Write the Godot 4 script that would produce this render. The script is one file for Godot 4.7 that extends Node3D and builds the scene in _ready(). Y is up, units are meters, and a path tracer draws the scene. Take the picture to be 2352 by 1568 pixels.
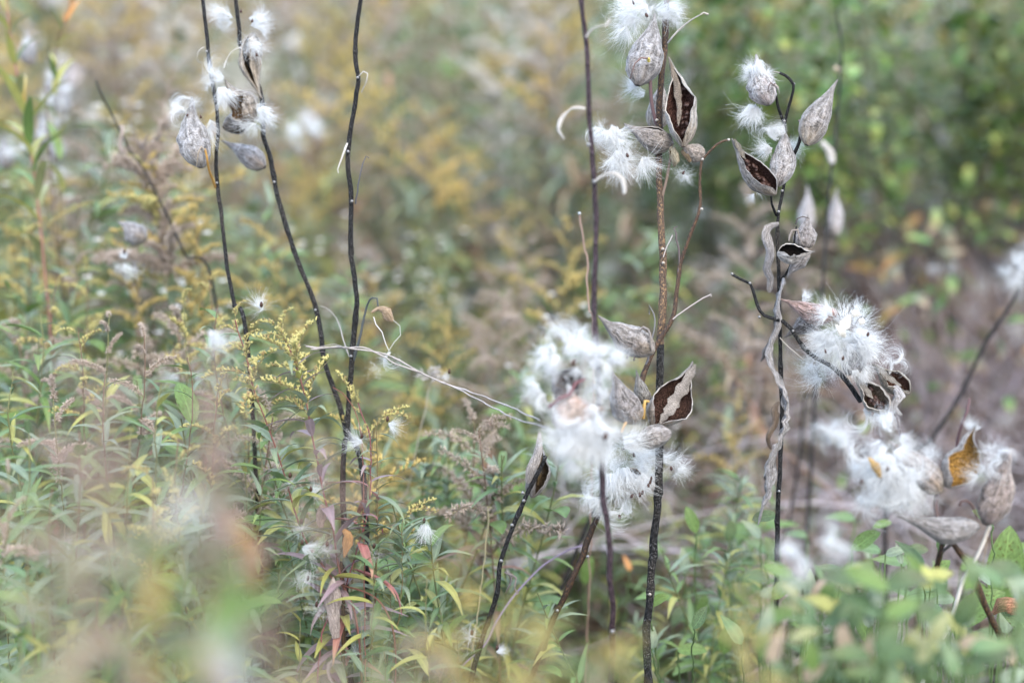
extends Node3D
# A meadow in autumn: dead milkweed stalks with split pods and floss, goldenrod round them, all under an overcast sky.
# Photo positions are given on a 2352 x 1568 grid with a depth in metres along the line of sight; at() turns them into places.

const TAN := 0.240079
const EYE := Vector3(0, 1.35, 0)
const PITCH := -16.0
const FOCUS := 1.6

var cam_at := Transform3D()
var rng := RandomNumberGenerator.new()
var nz := FastNoiseLite.new()
var M := {}
var taken := {}
var leaf_cache := {}
var branch_cache := {}
var floss_cache := {}
var seed_mesh: ArrayMesh
var current: Node3D


class Mb:
	var v := PackedVector3Array()
	var n := PackedVector3Array()
	var c := PackedColorArray()
	var uv := PackedVector2Array()
	var ix := PackedInt32Array()

	func vert(p: Vector3, nn: Vector3, col: Color, u := Vector2.ZERO) -> int:
		v.append(p)
		n.append(nn)
		c.append(col)
		uv.append(u)
		return v.size() - 1

	func tri(a: int, b: int, d: int) -> void:
		if (v[d] - v[a]).cross(v[b] - v[a]).dot(n[a] + n[b] + n[d]) < 0.0:
			ix.append_array([a, d, b])
		else:
			ix.append_array([a, b, d])

	func quad(a: int, b: int, d: int, e: int) -> void:
		tri(a, b, d)
		tri(a, d, e)

	func tube(pts: PackedVector3Array, rad: PackedFloat32Array, sides: int, cols: PackedColorArray, vlen := 0.05) -> void:
		var k := pts.size()
		if k < 2:
			return
		var t0 := (pts[1] - pts[0]).normalized()
		var x := t0.cross(Vector3(0.31, 0.2, 0.93)).normalized()
		var first := v.size()
		var run := 0.0
		for i in k:
			var t := (pts[mini(i + 1, k - 1)] - pts[maxi(i - 1, 0)]).normalized()
			x = (x - t * x.dot(t)).normalized()
			var y := t.cross(x)
			if i > 0:
				run += pts[i].distance_to(pts[i - 1])
			for j in sides + 1:
				var a := TAU * j / sides
				var d := x * cos(a) + y * sin(a)
				vert(pts[i] + d * rad[i], d, cols[mini(i, cols.size() - 1)], Vector2(float(j) / sides, run / vlen))
		for i in k - 1:
			for j in sides:
				var a := first + i * (sides + 1) + j
				quad(a, a + 1, a + sides + 2, a + sides + 1)
		for e in [0, k - 1]:
			var ax := (pts[1] - pts[0]).normalized() * -1.0 if e == 0 else (pts[k - 1] - pts[k - 2]).normalized()
			var m := vert(pts[e] + ax * rad[e] * 0.4, ax, cols[mini(e, cols.size() - 1)])
			for j in sides:
				tri(m, first + e * (sides + 1) + j, first + e * (sides + 1) + j + 1)

	func hair(pts: PackedVector3Array, w: float, side: Vector3, col: Color) -> void:
		var k := pts.size()
		var first := v.size()
		for i in k:
			var s := side * w * (1.0 - 0.55 * i / (k - 1)) * 0.5
			v.append(pts[i] - s)
			v.append(pts[i] + s)
			c.append(col)
			c.append(col)
		for i in k - 1:
			var a := first + i * 2
			ix.append_array([a, a + 1, a + 3, a, a + 3, a + 2])

	# a lance-shaped leaf along +Z, up +Y: rises at a0, bends down by droop over its length
	func leaf(T: Transform3D, ln: float, wd: float, a0: float, droop: float, fold: float, col: Color, tip: Color, rows: int, oval := false, wave := 0.0, ph := 0.0) -> void:
		var p := Vector3.ZERO
		var first := v.size()
		for i in rows + 1:
			var t := float(i) / rows
			var a := a0 - droop * t + wave * sin(t * 7.0 + ph)
			var d := Vector3(0, sin(a), cos(a))
			var up := Vector3(0, cos(a), -sin(a))
			var w := wd * 0.5 * pow(maxf(sin(PI * pow(t, 0.62 if not oval else 0.9)), 0.0), 0.9 if not oval else 0.65)
			w = maxf(w, wd * 0.03)
			var cc := col.lerp(tip, t * t)
			var lift := fold * w + wave * 0.4 * w * sin(t * 11.0 + ph)
			var sx := wave * 0.5 * wd * sin(t * 5.0 + ph)
			var b := T.basis
			vert(T * (p + Vector3(sx - w, 0, 0) + up * lift), (b * (up + Vector3(fold, 0, 0))).normalized(), cc, Vector2(0, t))
			vert(T * (p + Vector3(sx, 0, 0)), (b * up).normalized(), cc, Vector2(0.5, t))
			vert(T * (p + Vector3(sx + w, 0, 0) + up * lift), (b * (up - Vector3(fold, 0, 0))).normalized(), cc, Vector2(1, t))
			p += d * ln / rows
		for i in rows:
			var a := first + i * 3
			quad(a, a + 1, a + 4, a + 3)
			quad(a + 1, a + 2, a + 5, a + 4)

	# a strip that follows a path: dried leaves, peeled bark
	func strip(pts: PackedVector3Array, wid: PackedFloat32Array, faces: PackedVector3Array, curl: float, cols: PackedColorArray, noise: FastNoiseLite, rough: float) -> void:
		var k := pts.size()
		var first := v.size()
		var m := 6
		for i in k:
			var t := (pts[mini(i + 1, k - 1)] - pts[maxi(i - 1, 0)]).normalized()
			var f := (faces[i] - t * faces[i].dot(t)).normalized()
			var s := t.cross(f)
			for j in m + 1:
				var u := (float(j) / m - 0.5) * 2.0
				var bump := noise.get_noise_3d(i * 11.0, j * 23.0, pts[0].x * 900.0) * rough
				var ang := u * curl
				var q := s * sin(ang) / maxf(curl, 0.01) * wid[i] * 0.5 - f * (1.0 - cos(ang)) / maxf(curl, 0.01) * wid[i] * 0.5
				vert(pts[i] + q + f * bump * wid[i], (f * cos(ang) + s * sin(ang) + s * bump * 1.5).normalized(), cols[mini(i, cols.size() - 1)] * (1.0 + 0.5 * noise.get_noise_2d(i * 31.0, j * 40.0)), Vector2(float(j) / m, i * 0.15))
		for i in k - 1:
			for j in m:
				var a := first + i * (m + 1) + j
				quad(a, a + 1, a + m + 2, a + m + 1)

	# a double cone of four sides: a flower head, a bud, a seed husk
	func bud(p: Vector3, d: Vector3, ln: float, w: float, c0: Color, c1: Color) -> void:
		var x := d.cross(Vector3(0.37, 0.71, 0.6)).normalized()
		var y := d.cross(x)
		var a := vert(p, -d, c0)
		var r := []
		for j in 4:
			var o := x * cos(TAU * j / 4) + y * sin(TAU * j / 4)
			r.append(vert(p + d * ln * 0.5 + o * w * 0.5, o, c0.lerp(c1, 0.6)))
		var e := vert(p + d * ln, d, c1)
		for j in 4:
			tri(a, r[j], r[(j + 1) % 4])
			tri(e, r[j], r[(j + 1) % 4])

	func add(o: Mb, T: Transform3D, tint := Color.WHITE) -> void:
		var first := v.size()
		v.append_array(T * o.v)
		var r := T.basis.orthonormalized()
		for q in o.n:
			n.append(r * q)
		for q in o.c:
			c.append(q * tint)
		uv.append_array(o.uv)
		for i in o.ix:
			ix.append(i + first)

	func mesh(mat: Material) -> ArrayMesh:
		var arr := []
		arr.resize(Mesh.ARRAY_MAX)
		arr[Mesh.ARRAY_VERTEX] = v
		if n.size() == v.size():
			arr[Mesh.ARRAY_NORMAL] = n
			arr[Mesh.ARRAY_TEX_UV] = uv
		arr[Mesh.ARRAY_COLOR] = c
		arr[Mesh.ARRAY_INDEX] = ix
		var am := ArrayMesh.new()
		am.add_surface_from_arrays(Mesh.PRIMITIVE_TRIANGLES, arr)
		am.surface_set_material(0, mat)
		return am


# ---------------------------------------------------------------- places and names

func at(x: float, y: float, d: float) -> Vector3:
	return cam_at * Vector3((x - 1176.0) / 784.0 * TAN * d, (784.0 - y) / 784.0 * TAN * d, -d)


func px(d: float) -> float:
	return d * TAN / 784.0


func seen(p: Vector3) -> Vector3:
	var q := cam_at.affine_inverse() * p
	var d := -q.z
	return Vector3(1176.0 + q.x / d / TAN * 784.0, 784.0 - q.y / d / TAN * 784.0, d)


func numbered(called: String) -> String:
	var k: int = taken.get(called, 0)
	taken[called] = k + 1
	return called if k == 0 else "%s_%03d" % [called, k]


func tag(o: Node, label: String, category: String, group := "", kind := "") -> void:
	if label:
		o.set_meta("label", label)
	if category:
		o.set_meta("category", category)
	if group:
		o.set_meta("group", group)
	if kind:
		o.set_meta("kind", kind)


func thing(called: String, label: String, category: String, where: Vector3, group := "") -> Node3D:
	var o := Node3D.new()
	o.name = numbered(called)
	add_child(o)
	o.position = where
	tag(o, label, category, group)
	return o


# commits a mesh whose points are in the world's own axes, as a child of parent
func build(called: String, mb: Mb, mat: Material, parent: Node) -> MeshInstance3D:
	var o := MeshInstance3D.new()
	o.name = called if parent != self else numbered(called)
	parent.add_child(o, true)
	if parent is Node3D and parent != self:
		var inv: Transform3D = (parent as Node3D).global_transform.affine_inverse()
		var moved := Mb.new()
		moved.v = inv * mb.v
		var r := inv.basis.orthonormalized()
		for q in mb.n:
			moved.n.append(r * q)
		moved.c = mb.c
		moved.uv = mb.uv
		moved.ix = mb.ix
		o.mesh = moved.mesh(mat)
	else:
		o.mesh = mb.mesh(mat)
	return o


func put(called: String, mesh: Mesh, T: Transform3D, parent: Node) -> MeshInstance3D:
	var o := MeshInstance3D.new()
	o.name = called if parent != self else numbered(called)
	o.mesh = mesh
	parent.add_child(o, true)
	o.global_transform = T
	return o


func R(a: float, b: float) -> float:
	return rng.randf_range(a, b)


func facing(p: Vector3) -> Vector3:
	return (EYE - p).normalized()


func aim(y: Vector3, roll: float) -> Basis:
	var x := y.cross(Vector3(0.21, 0.37, 0.9)).normalized()
	return Basis(x, y, x.cross(y)).rotated(y, roll)


func curve(pts: Array, step := 0.007) -> PackedVector3Array:
	var w := PackedVector3Array()
	for p in pts:
		w.append(at(p[0], p[1], p[2]) if p is Array else p)
	var out := PackedVector3Array()
	for i in w.size() - 1:
		var p0 := w[maxi(i - 1, 0)]
		var p3 := w[mini(i + 2, w.size() - 1)]
		var k := maxi(1, int(w[i].distance_to(w[i + 1]) / step))
		for j in k:
			out.append(w[i].cubic_interpolate(w[i + 1], p0, p3, float(j) / k))
	out.append(w[w.size() - 1])
	return out


# ---------------------------------------------------------------- materials

func noise_image(w: int, h: int, f: Callable) -> ImageTexture:
	var im := Image.create(w, h, false, Image.FORMAT_RGB8)
	for y in h:
		for x in w:
			im.set_pixel(x, y, f.call(x, y))
	return ImageTexture.create_from_image(im)


func veg(rough: float, back: float, tex: Texture2D = null, spec := 0.4) -> StandardMaterial3D:
	var m := StandardMaterial3D.new()
	m.vertex_color_use_as_albedo = true
	m.roughness = rough
	m.metallic_specular = spec
	m.cull_mode = BaseMaterial3D.CULL_DISABLED
	if tex:
		m.albedo_texture = tex
	if back > 0.0:
		m.backlight_enabled = true
		m.backlight = Color(back, back, back).linear_to_srgb()
	return m


func make_materials() -> void:
	var fn := FastNoiseLite.new()
	fn.seed = 5
	fn.frequency = 1.0
	var flecks := func(x: int, y: int) -> Color:
		var a := TAU * x / 64.0
		var s := fn.get_noise_3d(cos(a) * 5.0, sin(a) * 5.0, y * 0.045)
		var g := fn.get_noise_3d(cos(a) * 1.3 + 9.0, sin(a) * 1.3, y * 0.03)
		var fine := fn.get_noise_3d(cos(a) * 8.0, sin(a) * 8.0 + 40.0, y * 0.16)
		var b := clampf(0.27 + 0.14 * g + 0.14 * fine, 0.08, 1.0)
		if s + 0.5 * fine > 0.34 - 0.16 * g:
			b = 0.88 + 0.2 * fine
		return Color(b, b, b * 0.99)
	M.flecked = veg(0.75, 0.0, noise_image(64, 512, flecks), 0.22)
	M.flecked.heightmap_enabled = true
	M.flecked.heightmap_texture = M.flecked.albedo_texture
	M.flecked.heightmap_scale = 0.06
	var patches := func(x: int, y: int) -> Color:
		var a := TAU * x / 64.0
		var s := fn.get_noise_3d(cos(a) * 3.0, sin(a) * 3.0, y * 0.05)
		var g := fn.get_noise_3d(cos(a) * 6.0 + 20.0, sin(a) * 6.0, y * 0.11)
		var b := clampf(0.5 + 0.9 * s + 0.5 * g, 0.0, 1.0)
		return Color(0.20, 0.17, 0.16).lerp(Color(0.74, 0.60, 0.43), b * b)
	M.golden = veg(0.65, 0.0, noise_image(64, 512, patches))
	var streaks := func(x: int, y: int) -> Color:
		var a := TAU * x / 128.0
		var s := fn.get_noise_3d(cos(a) * 4.5, sin(a) * 4.5, y * 0.012)
		var g := fn.get_noise_3d(cos(a) * 2.2 + 11.0, sin(a) * 2.2, y * 0.035)
		var f := fn.get_noise_3d(cos(a) * 13.0, sin(a) * 13.0, y * 0.11 + 50.0)
		var b := 0.80 + 0.34 * s + 0.2 * g + 0.3 * f
		if f < -0.42 and g < 0.0:
			b -= 0.35
		b = clampf(b, 0.12, 1.0)
		return Color(b, b * (0.985 + 0.02 * g), b * (0.97 + 0.05 * g))
	var st := noise_image(128, 256, streaks)
	M.pod = veg(0.85, 0.0, st, 0.25)
	M.pod.heightmap_enabled = true
	M.pod.heightmap_texture = st
	M.pod.heightmap_scale = 0.2
	M.pod.rim_enabled = true
	M.pod.rim = 0.35
	var crumbs := func(x: int, y: int) -> Color:
		var s := fn.get_noise_2d(x * 0.22, y * 0.12)
		var f := fn.get_noise_2d(x * 0.6 + 90.0, y * 0.5)
		var b := clampf(0.68 + 0.55 * s + 0.35 * f, 0.1, 1.0)
		return Color(b, b * 0.97, b * 0.95)
	var cr := noise_image(128, 128, crumbs)
	M.lining = veg(0.8, 0.0, cr, 0.2)
	M.lining.heightmap_enabled = true
	M.lining.heightmap_texture = cr
	M.lining.heightmap_scale = 0.2
	var ribs := func(x: int, y: int) -> Color:
		var u := absf(x / 31.5 - 1.0)
		var b := 0.9 + 0.1 * fn.get_noise_2d(x * 0.11, y * 0.05) + 0.08 * fn.get_noise_2d(x * 0.3, y * 0.4 + 70.0)
		if u < 0.06:
			b += 0.12
		if absf(u - 0.45) < 0.05 or absf(u - 0.72) < 0.04:
			b -= 0.14
		b = clampf(b, 0.3, 1.0)
		return Color(b, b, b)
	M.leaf = veg(0.5, 0.45, noise_image(64, 128, ribs), 0.5)
	var veins := func(x: int, y: int) -> Color:
		var u := absf(x / 31.5 - 1.0)
		var side := fposmod(y / 128.0 * 8.0 - u * 1.6, 1.0)
		var b := 0.82 + 0.14 * fn.get_noise_2d(x * 0.09, y * 0.06) + 0.1 * fn.get_noise_2d(x * 0.3, y * 0.3 + 70.0)
		if u < 0.06 or side < 0.1:
			b += 0.14
		b = clampf(b, 0.2, 1.0)
		var spot := fn.get_noise_2d(x * 0.12 + 300.0, y * 0.1)
		if spot > 0.42:
			return Color(b * 0.75, b * 0.55, b * 0.42)
		return Color(b, b, b)
	M.broad = veg(0.5, 0.45, noise_image(64, 128, veins), 0.4)
	M.dry = veg(0.85, 0.25, st, 0.2)
	M.petal = veg(0.7, 0.5, null, 0.3)
	M.twig = veg(0.7, 0.0, null, 0.3)
	M.floss = veg(0.45, 0.75, null, 0.5)
	M.seed = veg(0.5, 0.0, null, 0.4)
	M.soil = StandardMaterial3D.new()
	var sn := NoiseTexture2D.new()
	sn.noise = FastNoiseLite.new()
	sn.noise.seed = 3
	sn.noise.frequency = 0.03
	sn.noise.fractal_octaves = 5
	sn.width = 512
	sn.height = 512
	sn.seamless = true
	var ramp := Gradient.new()
	ramp.set_color(0, Color(0.29, 0.26, 0.235))
	ramp.set_color(1, Color(0.54, 0.49, 0.45))
	sn.color_ramp = ramp
	M.soil.albedo_texture = sn
	M.soil.uv1_triplanar = true
	M.soil.uv1_world_triplanar = true
	M.soil.uv1_scale = Vector3(2.3, 2.3, 2.3)
	M.soil.roughness = 0.95


const TONE := {
	"green": Color(0.130, 0.222, 0.095), "fresh": Color(0.165, 0.265, 0.075), "sage": Color(0.230, 0.295, 0.205), "purple": Color(0.350, 0.254, 0.289),
	"yellow": Color(0.420, 0.420, 0.119), "red": Color(0.473, 0.184, 0.184), "tan": Color(0.420, 0.320, 0.220), "brown": Color(0.240, 0.165, 0.120),
	"gold": Color(0.537, 0.375, 0.075), "grey": Color(0.462, 0.420, 0.406), "blue": Color(0.120, 0.195, 0.085), "orange": Color(0.537, 0.237, 0.062),
	"pink": Color(0.450, 0.370, 0.315), "mauve": Color(0.500, 0.385, 0.345), "pale": Color(0.700, 0.675, 0.650), "ochre": Color(0.480, 0.390, 0.150), "olive": Color(0.300, 0.310, 0.140),
	"lilac": Color(0.460, 0.410, 0.440), "dark": Color(0.072, 0.165, 0.045), "rust": Color(0.420, 0.220, 0.150),
}


# ---------------------------------------------------------------- pieces of plants

func leaf_mb(key: String, k: int, rows := 6) -> Mb:
	var r := RandomNumberGenerator.new()
	r.seed = hash(key) + k * 77
	var mb := Mb.new()
	var col: Color = TONE[key]
	var tip := col.lerp(TONE.brown if r.randf() < 0.3 else TONE.yellow, r.randf_range(0.0, 0.45))
	var oval := key == "blue" or key == "dark" or key == "fresh" and k == 2
	mb.leaf(Transform3D(), 1.0, r.randf_range(0.34, 0.44) if oval else r.randf_range(0.13, 0.17), r.randf_range(-0.1, 0.25), r.randf_range(0.5, 1.7) if not oval else r.randf_range(0.3, 0.8), r.randf_range(0.2, 0.6), col * r.randf_range(0.85, 1.15), tip, rows, oval, r.randf_range(0.02, 0.10) if key not in ["tan", "brown", "grey", "red"] else r.randf_range(0.15, 0.3), r.randf() * 6.0)
	return mb


func leaf_mesh(key: String, k: int) -> ArrayMesh:
	var id := key + str(k)
	if not leaf_cache.has(id):
		leaf_cache[id] = leaf_mb(key, k, 10).mesh(M.broad if key == "blue" or key == "dark" or key == "fresh" and k == 2 else M.leaf)
	return leaf_cache[id]


# an arching branchlet along +Z, one unit long, set with flower heads on its upper side
func branch_mb(key: String, k: int, heads: int) -> Mb:
	var r := RandomNumberGenerator.new()
	r.seed = hash(key) + k * 31
	var mb := Mb.new()
	var pts := PackedVector3Array()
	var rad := PackedFloat32Array()
	var p := Vector3.ZERO
	var arch := r.randf_range(0.7, 1.8)
	for i in 9:
		var t := i / 8.0
		pts.append(p)
		rad.append(lerpf(0.014, 0.006, t))
		var a := 0.75 - arch * t
		p += Vector3(0.05 * sin(t * 4.0 + k), sin(a), cos(a)) / 8.0
	mb.tube(pts, rad, 4, [TONE.olive.lerp(TONE.brown, 0.5)])
	var c0: Color
	var c1: Color
	for i in heads:
		var t := clampf((i + 0.5) / heads * 0.9 + 0.1, 0.0, 0.999)
		var s := t * 8.0
		var q := pts[int(s)].lerp(pts[int(s) + 1], s - int(s))
		var d := Vector3(r.randf_range(-0.9, 0.9), r.randf_range(0.15, 1.0), r.randf_range(-0.1, 0.9)).normalized()
		if key == "gold":
			c0 = Color(0.30, 0.32, 0.13)
			c1 = Color(0.66, 0.57, 0.24) if r.randf() < 0.7 else Color(0.40, 0.28, 0.14)
		elif key == "ochre":
			c0 = Color(0.40, 0.33, 0.14)
			c1 = Color(0.62, 0.47, 0.18)
		else:
			c0 = Color(0.30, 0.22, 0.17)
			c1 = TONE[key] * r.randf_range(0.9, 1.35)
		var ln := r.randf_range(0.12, 0.18) * (1.0 - 0.3 * t)
		q += d * 0.02
		if key in ["gold", "ochre"]:
			mb.bud(q, d, ln, ln * 0.36, c0, c1)
			for w in 3:
				var e := (d + Vector3(r.randf_range(-0.6, 0.6), r.randf_range(-0.6, 0.6), r.randf_range(-0.6, 0.6))).normalized()
				mb.bud(q + d * ln * 0.5, e, ln * 0.62, ln * 0.16, c0.lerp(c1, 0.6), c1)
		else:
			for w in 9:
				var e := Vector3(r.randfn(), r.randfn(), r.randfn()).normalized()
				mb.bud(q, e, ln * r.randf_range(0.6, 1.1), ln * 0.16, c0.lerp(c1, 0.6), c1)
	return mb


func branch_mesh(key: String, k: int) -> ArrayMesh:
	var id := key + str(k)
	if not branch_cache.has(id):
		branch_cache[id] = branch_mb(key, k, 34).mesh(M.petal)
	return branch_cache[id]


# milkweed silk, one unit long, from its root at the origin up +Y
func floss_mesh(kind: String, k: int) -> ArrayMesh:
	var id := kind + str(k)
	if floss_cache.has(id):
		return floss_cache[id]
	var r := RandomNumberGenerator.new()
	r.seed = hash(kind) + k * 191
	var mb := Mb.new()
	var count: int = {"star": 90, "fan": 125, "silk": 130, "loop": 64, "mess": 95, "wisp": 22}[kind]
	var twist := r.randf_range(-0.5, 0.5)
	for i in count:
		var pts := PackedVector3Array()
		var az := r.randf() * TAU
		var d: Vector3
		var bend := Vector3.ZERO
		var w := 0.0075
		var ln := r.randf_range(0.35, 1.0) + (0.3 if r.randf() < 0.12 else 0.0)
		var segs := 6
		var p := Vector3.ZERO
		if kind == "star":
			var el := r.randf_range(-0.35, 1.4)
			d = Vector3(cos(az) * cos(el), sin(el), sin(az) * cos(el))
			bend = Vector3(r.randfn(), r.randfn() - 0.3, r.randfn()) * 0.7
		elif kind == "fan":
			var sp := 0.75 * sqrt(r.randf())
			d = Vector3(cos(az) * sp, 1.0, sin(az) * sp).normalized()
			bend = Vector3(twist, -0.15, 0.2) + Vector3(cos(az), 0, sin(az)) * sp * 0.7 + Vector3(r.randfn(), r.randfn(), r.randfn()) * 0.4
		elif kind == "silk":
			var sp := 0.34 * sqrt(r.randf())
			d = Vector3(cos(az) * sp, 1.0, sin(az) * sp).normalized()
			p = Vector3(cos(az), r.randf_range(-0.2, 0.2), sin(az)) * sp * 0.6
			bend = Vector3(cos(az) * 0.5 + twist, 0.0, sin(az) * 0.5) + Vector3(r.randfn(), r.randfn(), r.randfn()) * 0.8
			w = 0.010
		elif kind == "wisp":
			segs = 14
			ln = r.randf_range(0.9, 1.9)
			d = Vector3(r.randfn() * 0.4, 1.0, r.randfn() * 0.4).normalized()
			p = Vector3(r.randfn(), r.randfn(), r.randfn()) * 0.12
			bend = Vector3(r.randfn(), r.randfn(), r.randfn()) * 1.6
		elif kind == "loop":
			segs = 12
			ln = r.randf_range(1.7, 2.6)
			w = 0.0095
			d = Vector3(r.randf_range(-0.15, 0.15), 1, r.randf_range(-0.15, 0.15)).normalized()
			p = Vector3(r.randfn() * 0.035, r.randf_range(-0.1, 0.1), r.randfn() * 0.045)
		else:
			segs = 8
			p = Vector3(r.randfn(), r.randfn(), r.randfn()) * 0.17 + Vector3(0, 0.3, 0)
			d = Vector3(r.randfn(), r.randfn(), r.randfn()).normalized()
			bend = Vector3(r.randfn(), r.randfn(), r.randfn()) * 1.5
			ln = r.randf_range(0.4, 0.9)
		var turn := r.randf_range(3.2, 5.2)
		var axis := Vector3(r.randf_range(-0.25, 0.25), r.randf_range(-0.2, 0.2), 1).normalized()
		for s in segs + 1:
			pts.append(p)
			p += d * ln / segs
			if kind == "loop":
				d = d.rotated(axis, turn / segs)
			else:
				d = (d + bend * (1.0 / segs)).normalized()
				if kind == "wisp" and s % 4 == 3:
					bend = Vector3(r.randfn(), r.randfn(), r.randfn()) * 2.2
		var b := r.randf_range(0.64, 0.82)
		mb.hair(pts, w, Vector3(r.randfn(), r.randfn(), r.randfn()).cross(d).normalized(), Color(b, b, b * 1.0))
	floss_cache[id] = mb.mesh(M.floss)
	return floss_cache[id]


func make_seed() -> ArrayMesh:
	var mb := Mb.new()
	var col := Color(0.050, 0.026, 0.021)
	for s in [1.0, -1.0]:
		var mid := mb.vert(Vector3(0, 0.5, 0.10 * s), Vector3(0, 0, s), col * 1.3)
		var ring := []
		for j in 11:
			var a := TAU * j / 10.0
			var w := 0.3 * (1.0 - 0.25 * sin(a))
			ring.append(mb.vert(Vector3(cos(a) * w, 0.5 + sin(a) * 0.5, 0.0), Vector3(cos(a), sin(a), s * 0.6).normalized(), col))
		for j in 10:
			mb.tri(mid, ring[j], ring[j + 1])
	return mb.mesh(M.seed)


# tufts of silk round a place; toward = direction in the picture (x right, y down), zero = outward all round
func floss(parent: Node, x: float, y: float, d: float, spread: float, count: int, kinds: Array, size: float, toward := Vector2.ZERO, jitter := 0.6) -> void:
	var o := at(x, y, d)
	var u := px(d)
	count = maxi(2, int(count * 0.62))
	size *= 0.86
	for i in count:
		var a := R(0, TAU)
		var q := sqrt(rng.randf())
		var off := Vector3(cos(a) * q, sin(a) * q, R(-0.7, 0.7)) * spread * u
		var dir := Vector3(toward.x, -toward.y, 0).normalized() if toward != Vector2.ZERO else Vector3(off.x, off.y, off.z).normalized()
		dir = (dir + Vector3(rng.randfn(), rng.randfn(), rng.randfn()) * jitter * 0.6).normalized()
		var kind: String = kinds[rng.randi() % kinds.size()] if i % 5 != 4 else "wisp"
		var s := size * 0.001 * R(0.75, 1.2)
		var T := Transform3D(aim(cam_at.basis * dir, R(0, TAU)).scaled(Vector3(s, s, s)), o + cam_at.basis * off)
		put("floss", floss_mesh(kind, rng.randi() % 4), T, parent)


func seeds(parent: Node, list: Array, d: float, size := 7.0) -> void:
	for q in list:
		var s := size * 0.0007
		put("seed", seed_mesh, Transform3D(aim(cam_at.basis * Vector3(R(-0.5, 0.5), 1, R(-0.2, 0.2)).normalized(), R(-0.6, 0.6)).scaled(Vector3(s, s, s)), at(q[0], q[1], d)), parent)


# a stem through photo points, thick in millimetres at its two ends, with knots; to_ground carries it on down
func stem(parent: Node, called: String, pts: Array, r0: float, r1: float, mat: Material, col: Color, col2 := Color(-1, 0, 0), to_ground := false, knots := 0.13) -> MeshInstance3D:
	var list := pts.duplicate()
	if to_ground:
		var e := at(list[-1][0], list[-1][1], list[-1][2])
		var b := at(list[-2][0], list[-2][1], list[-2][2])
		var g := e + (e - b).normalized() * 0.12
		list.append(g)
		var base: Vector3 = parent.global_position if parent is Node3D and parent != self else Vector3(g.x, 0, g.z)
		list.append(Vector3(base.x, -0.03, base.z))
	var c := curve(list)
	var rad := PackedFloat32Array()
	var cols := PackedColorArray()
	var k := c.size()
	var shift := R(0, 500)
	for i in k:
		var t := float(i) / (k - 1)
		var q := lerpf(r0, r1, t) * 0.5 * 0.001
		q *= 1.0 + 0.14 * nz.get_noise_1d(shift + i * 3.0) + knots * pow(maxf(0.0, cos((i * 0.007 / 0.11 + 0.6 * nz.get_noise_1d(i * 0.7 + shift) + shift) * TAU)), 30.0) * 2.2
		rad.append(q)
		var worn := col.lerp(Color(0.42, 0.36, 0.32), clampf(1.3 * nz.get_noise_1d(shift * 3.0 + i * 1.3) - 0.12, 0.0, 0.45)) if mat == M.flecked else col
		cols.append(worn if col2.r < 0 else col.lerp(col2, smoothstep(0.25, 0.75, t + 0.2 * nz.get_noise_1d(shift + i * 2.0))))
		if i > 0 and i < k - 1:
			c[i] += Vector3(nz.get_noise_2d(i * 4.0, shift), 0, nz.get_noise_2d(i * 4.0, shift + 90.0)) * q * (0.4 if maxf(r0, r1) > 3.0 else 3.0)
	var mb := Mb.new()
	mb.tube(c, rad, 9 if maxf(r0, r1) > 3.0 else 5, cols, 0.09)
	return build(called, mb, mat, parent)


# a ribbon of dried leaf or bark through photo points
func ribbon(parent: Node, called: String, pts: Array, wid: Array, tone: Color, twist := 0.0, curl := 0.5, rough := 0.1, turn := 0.0, mat: Material = null) -> MeshInstance3D:
	var c := curve(pts, 0.005)
	var k := c.size()
	var ws := PackedFloat32Array()
	var fs := PackedVector3Array()
	for i in k:
		var t := float(i) / (k - 1)
		var s := t * (wid.size() - 1)
		var a: float = wid[int(s)]
		var b: float = wid[mini(int(s) + 1, wid.size() - 1)]
		ws.append(lerpf(a, b, s - int(s)) * 0.001 * (1.0 + 0.55 * nz.get_noise_2d(i * 4.0, c[0].x * 700.0)))
		var tg := (c[mini(i + 1, k - 1)] - c[maxi(i - 1, 0)]).normalized()
		fs.append(facing(c[i]).rotated(tg, turn + twist * sin(t * 6.0 + k)))
	var mb := Mb.new()
	mb.strip(c, ws, fs, curl, [tone], nz, rough)
	return build(called, mb, mat if mat else M.dry, parent)


const PROFILE := [0.16, 0.62, 0.86, 0.97, 1.0, 0.97, 0.88, 0.73, 0.55, 0.37, 0.23, 0.13, 0.05]

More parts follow.
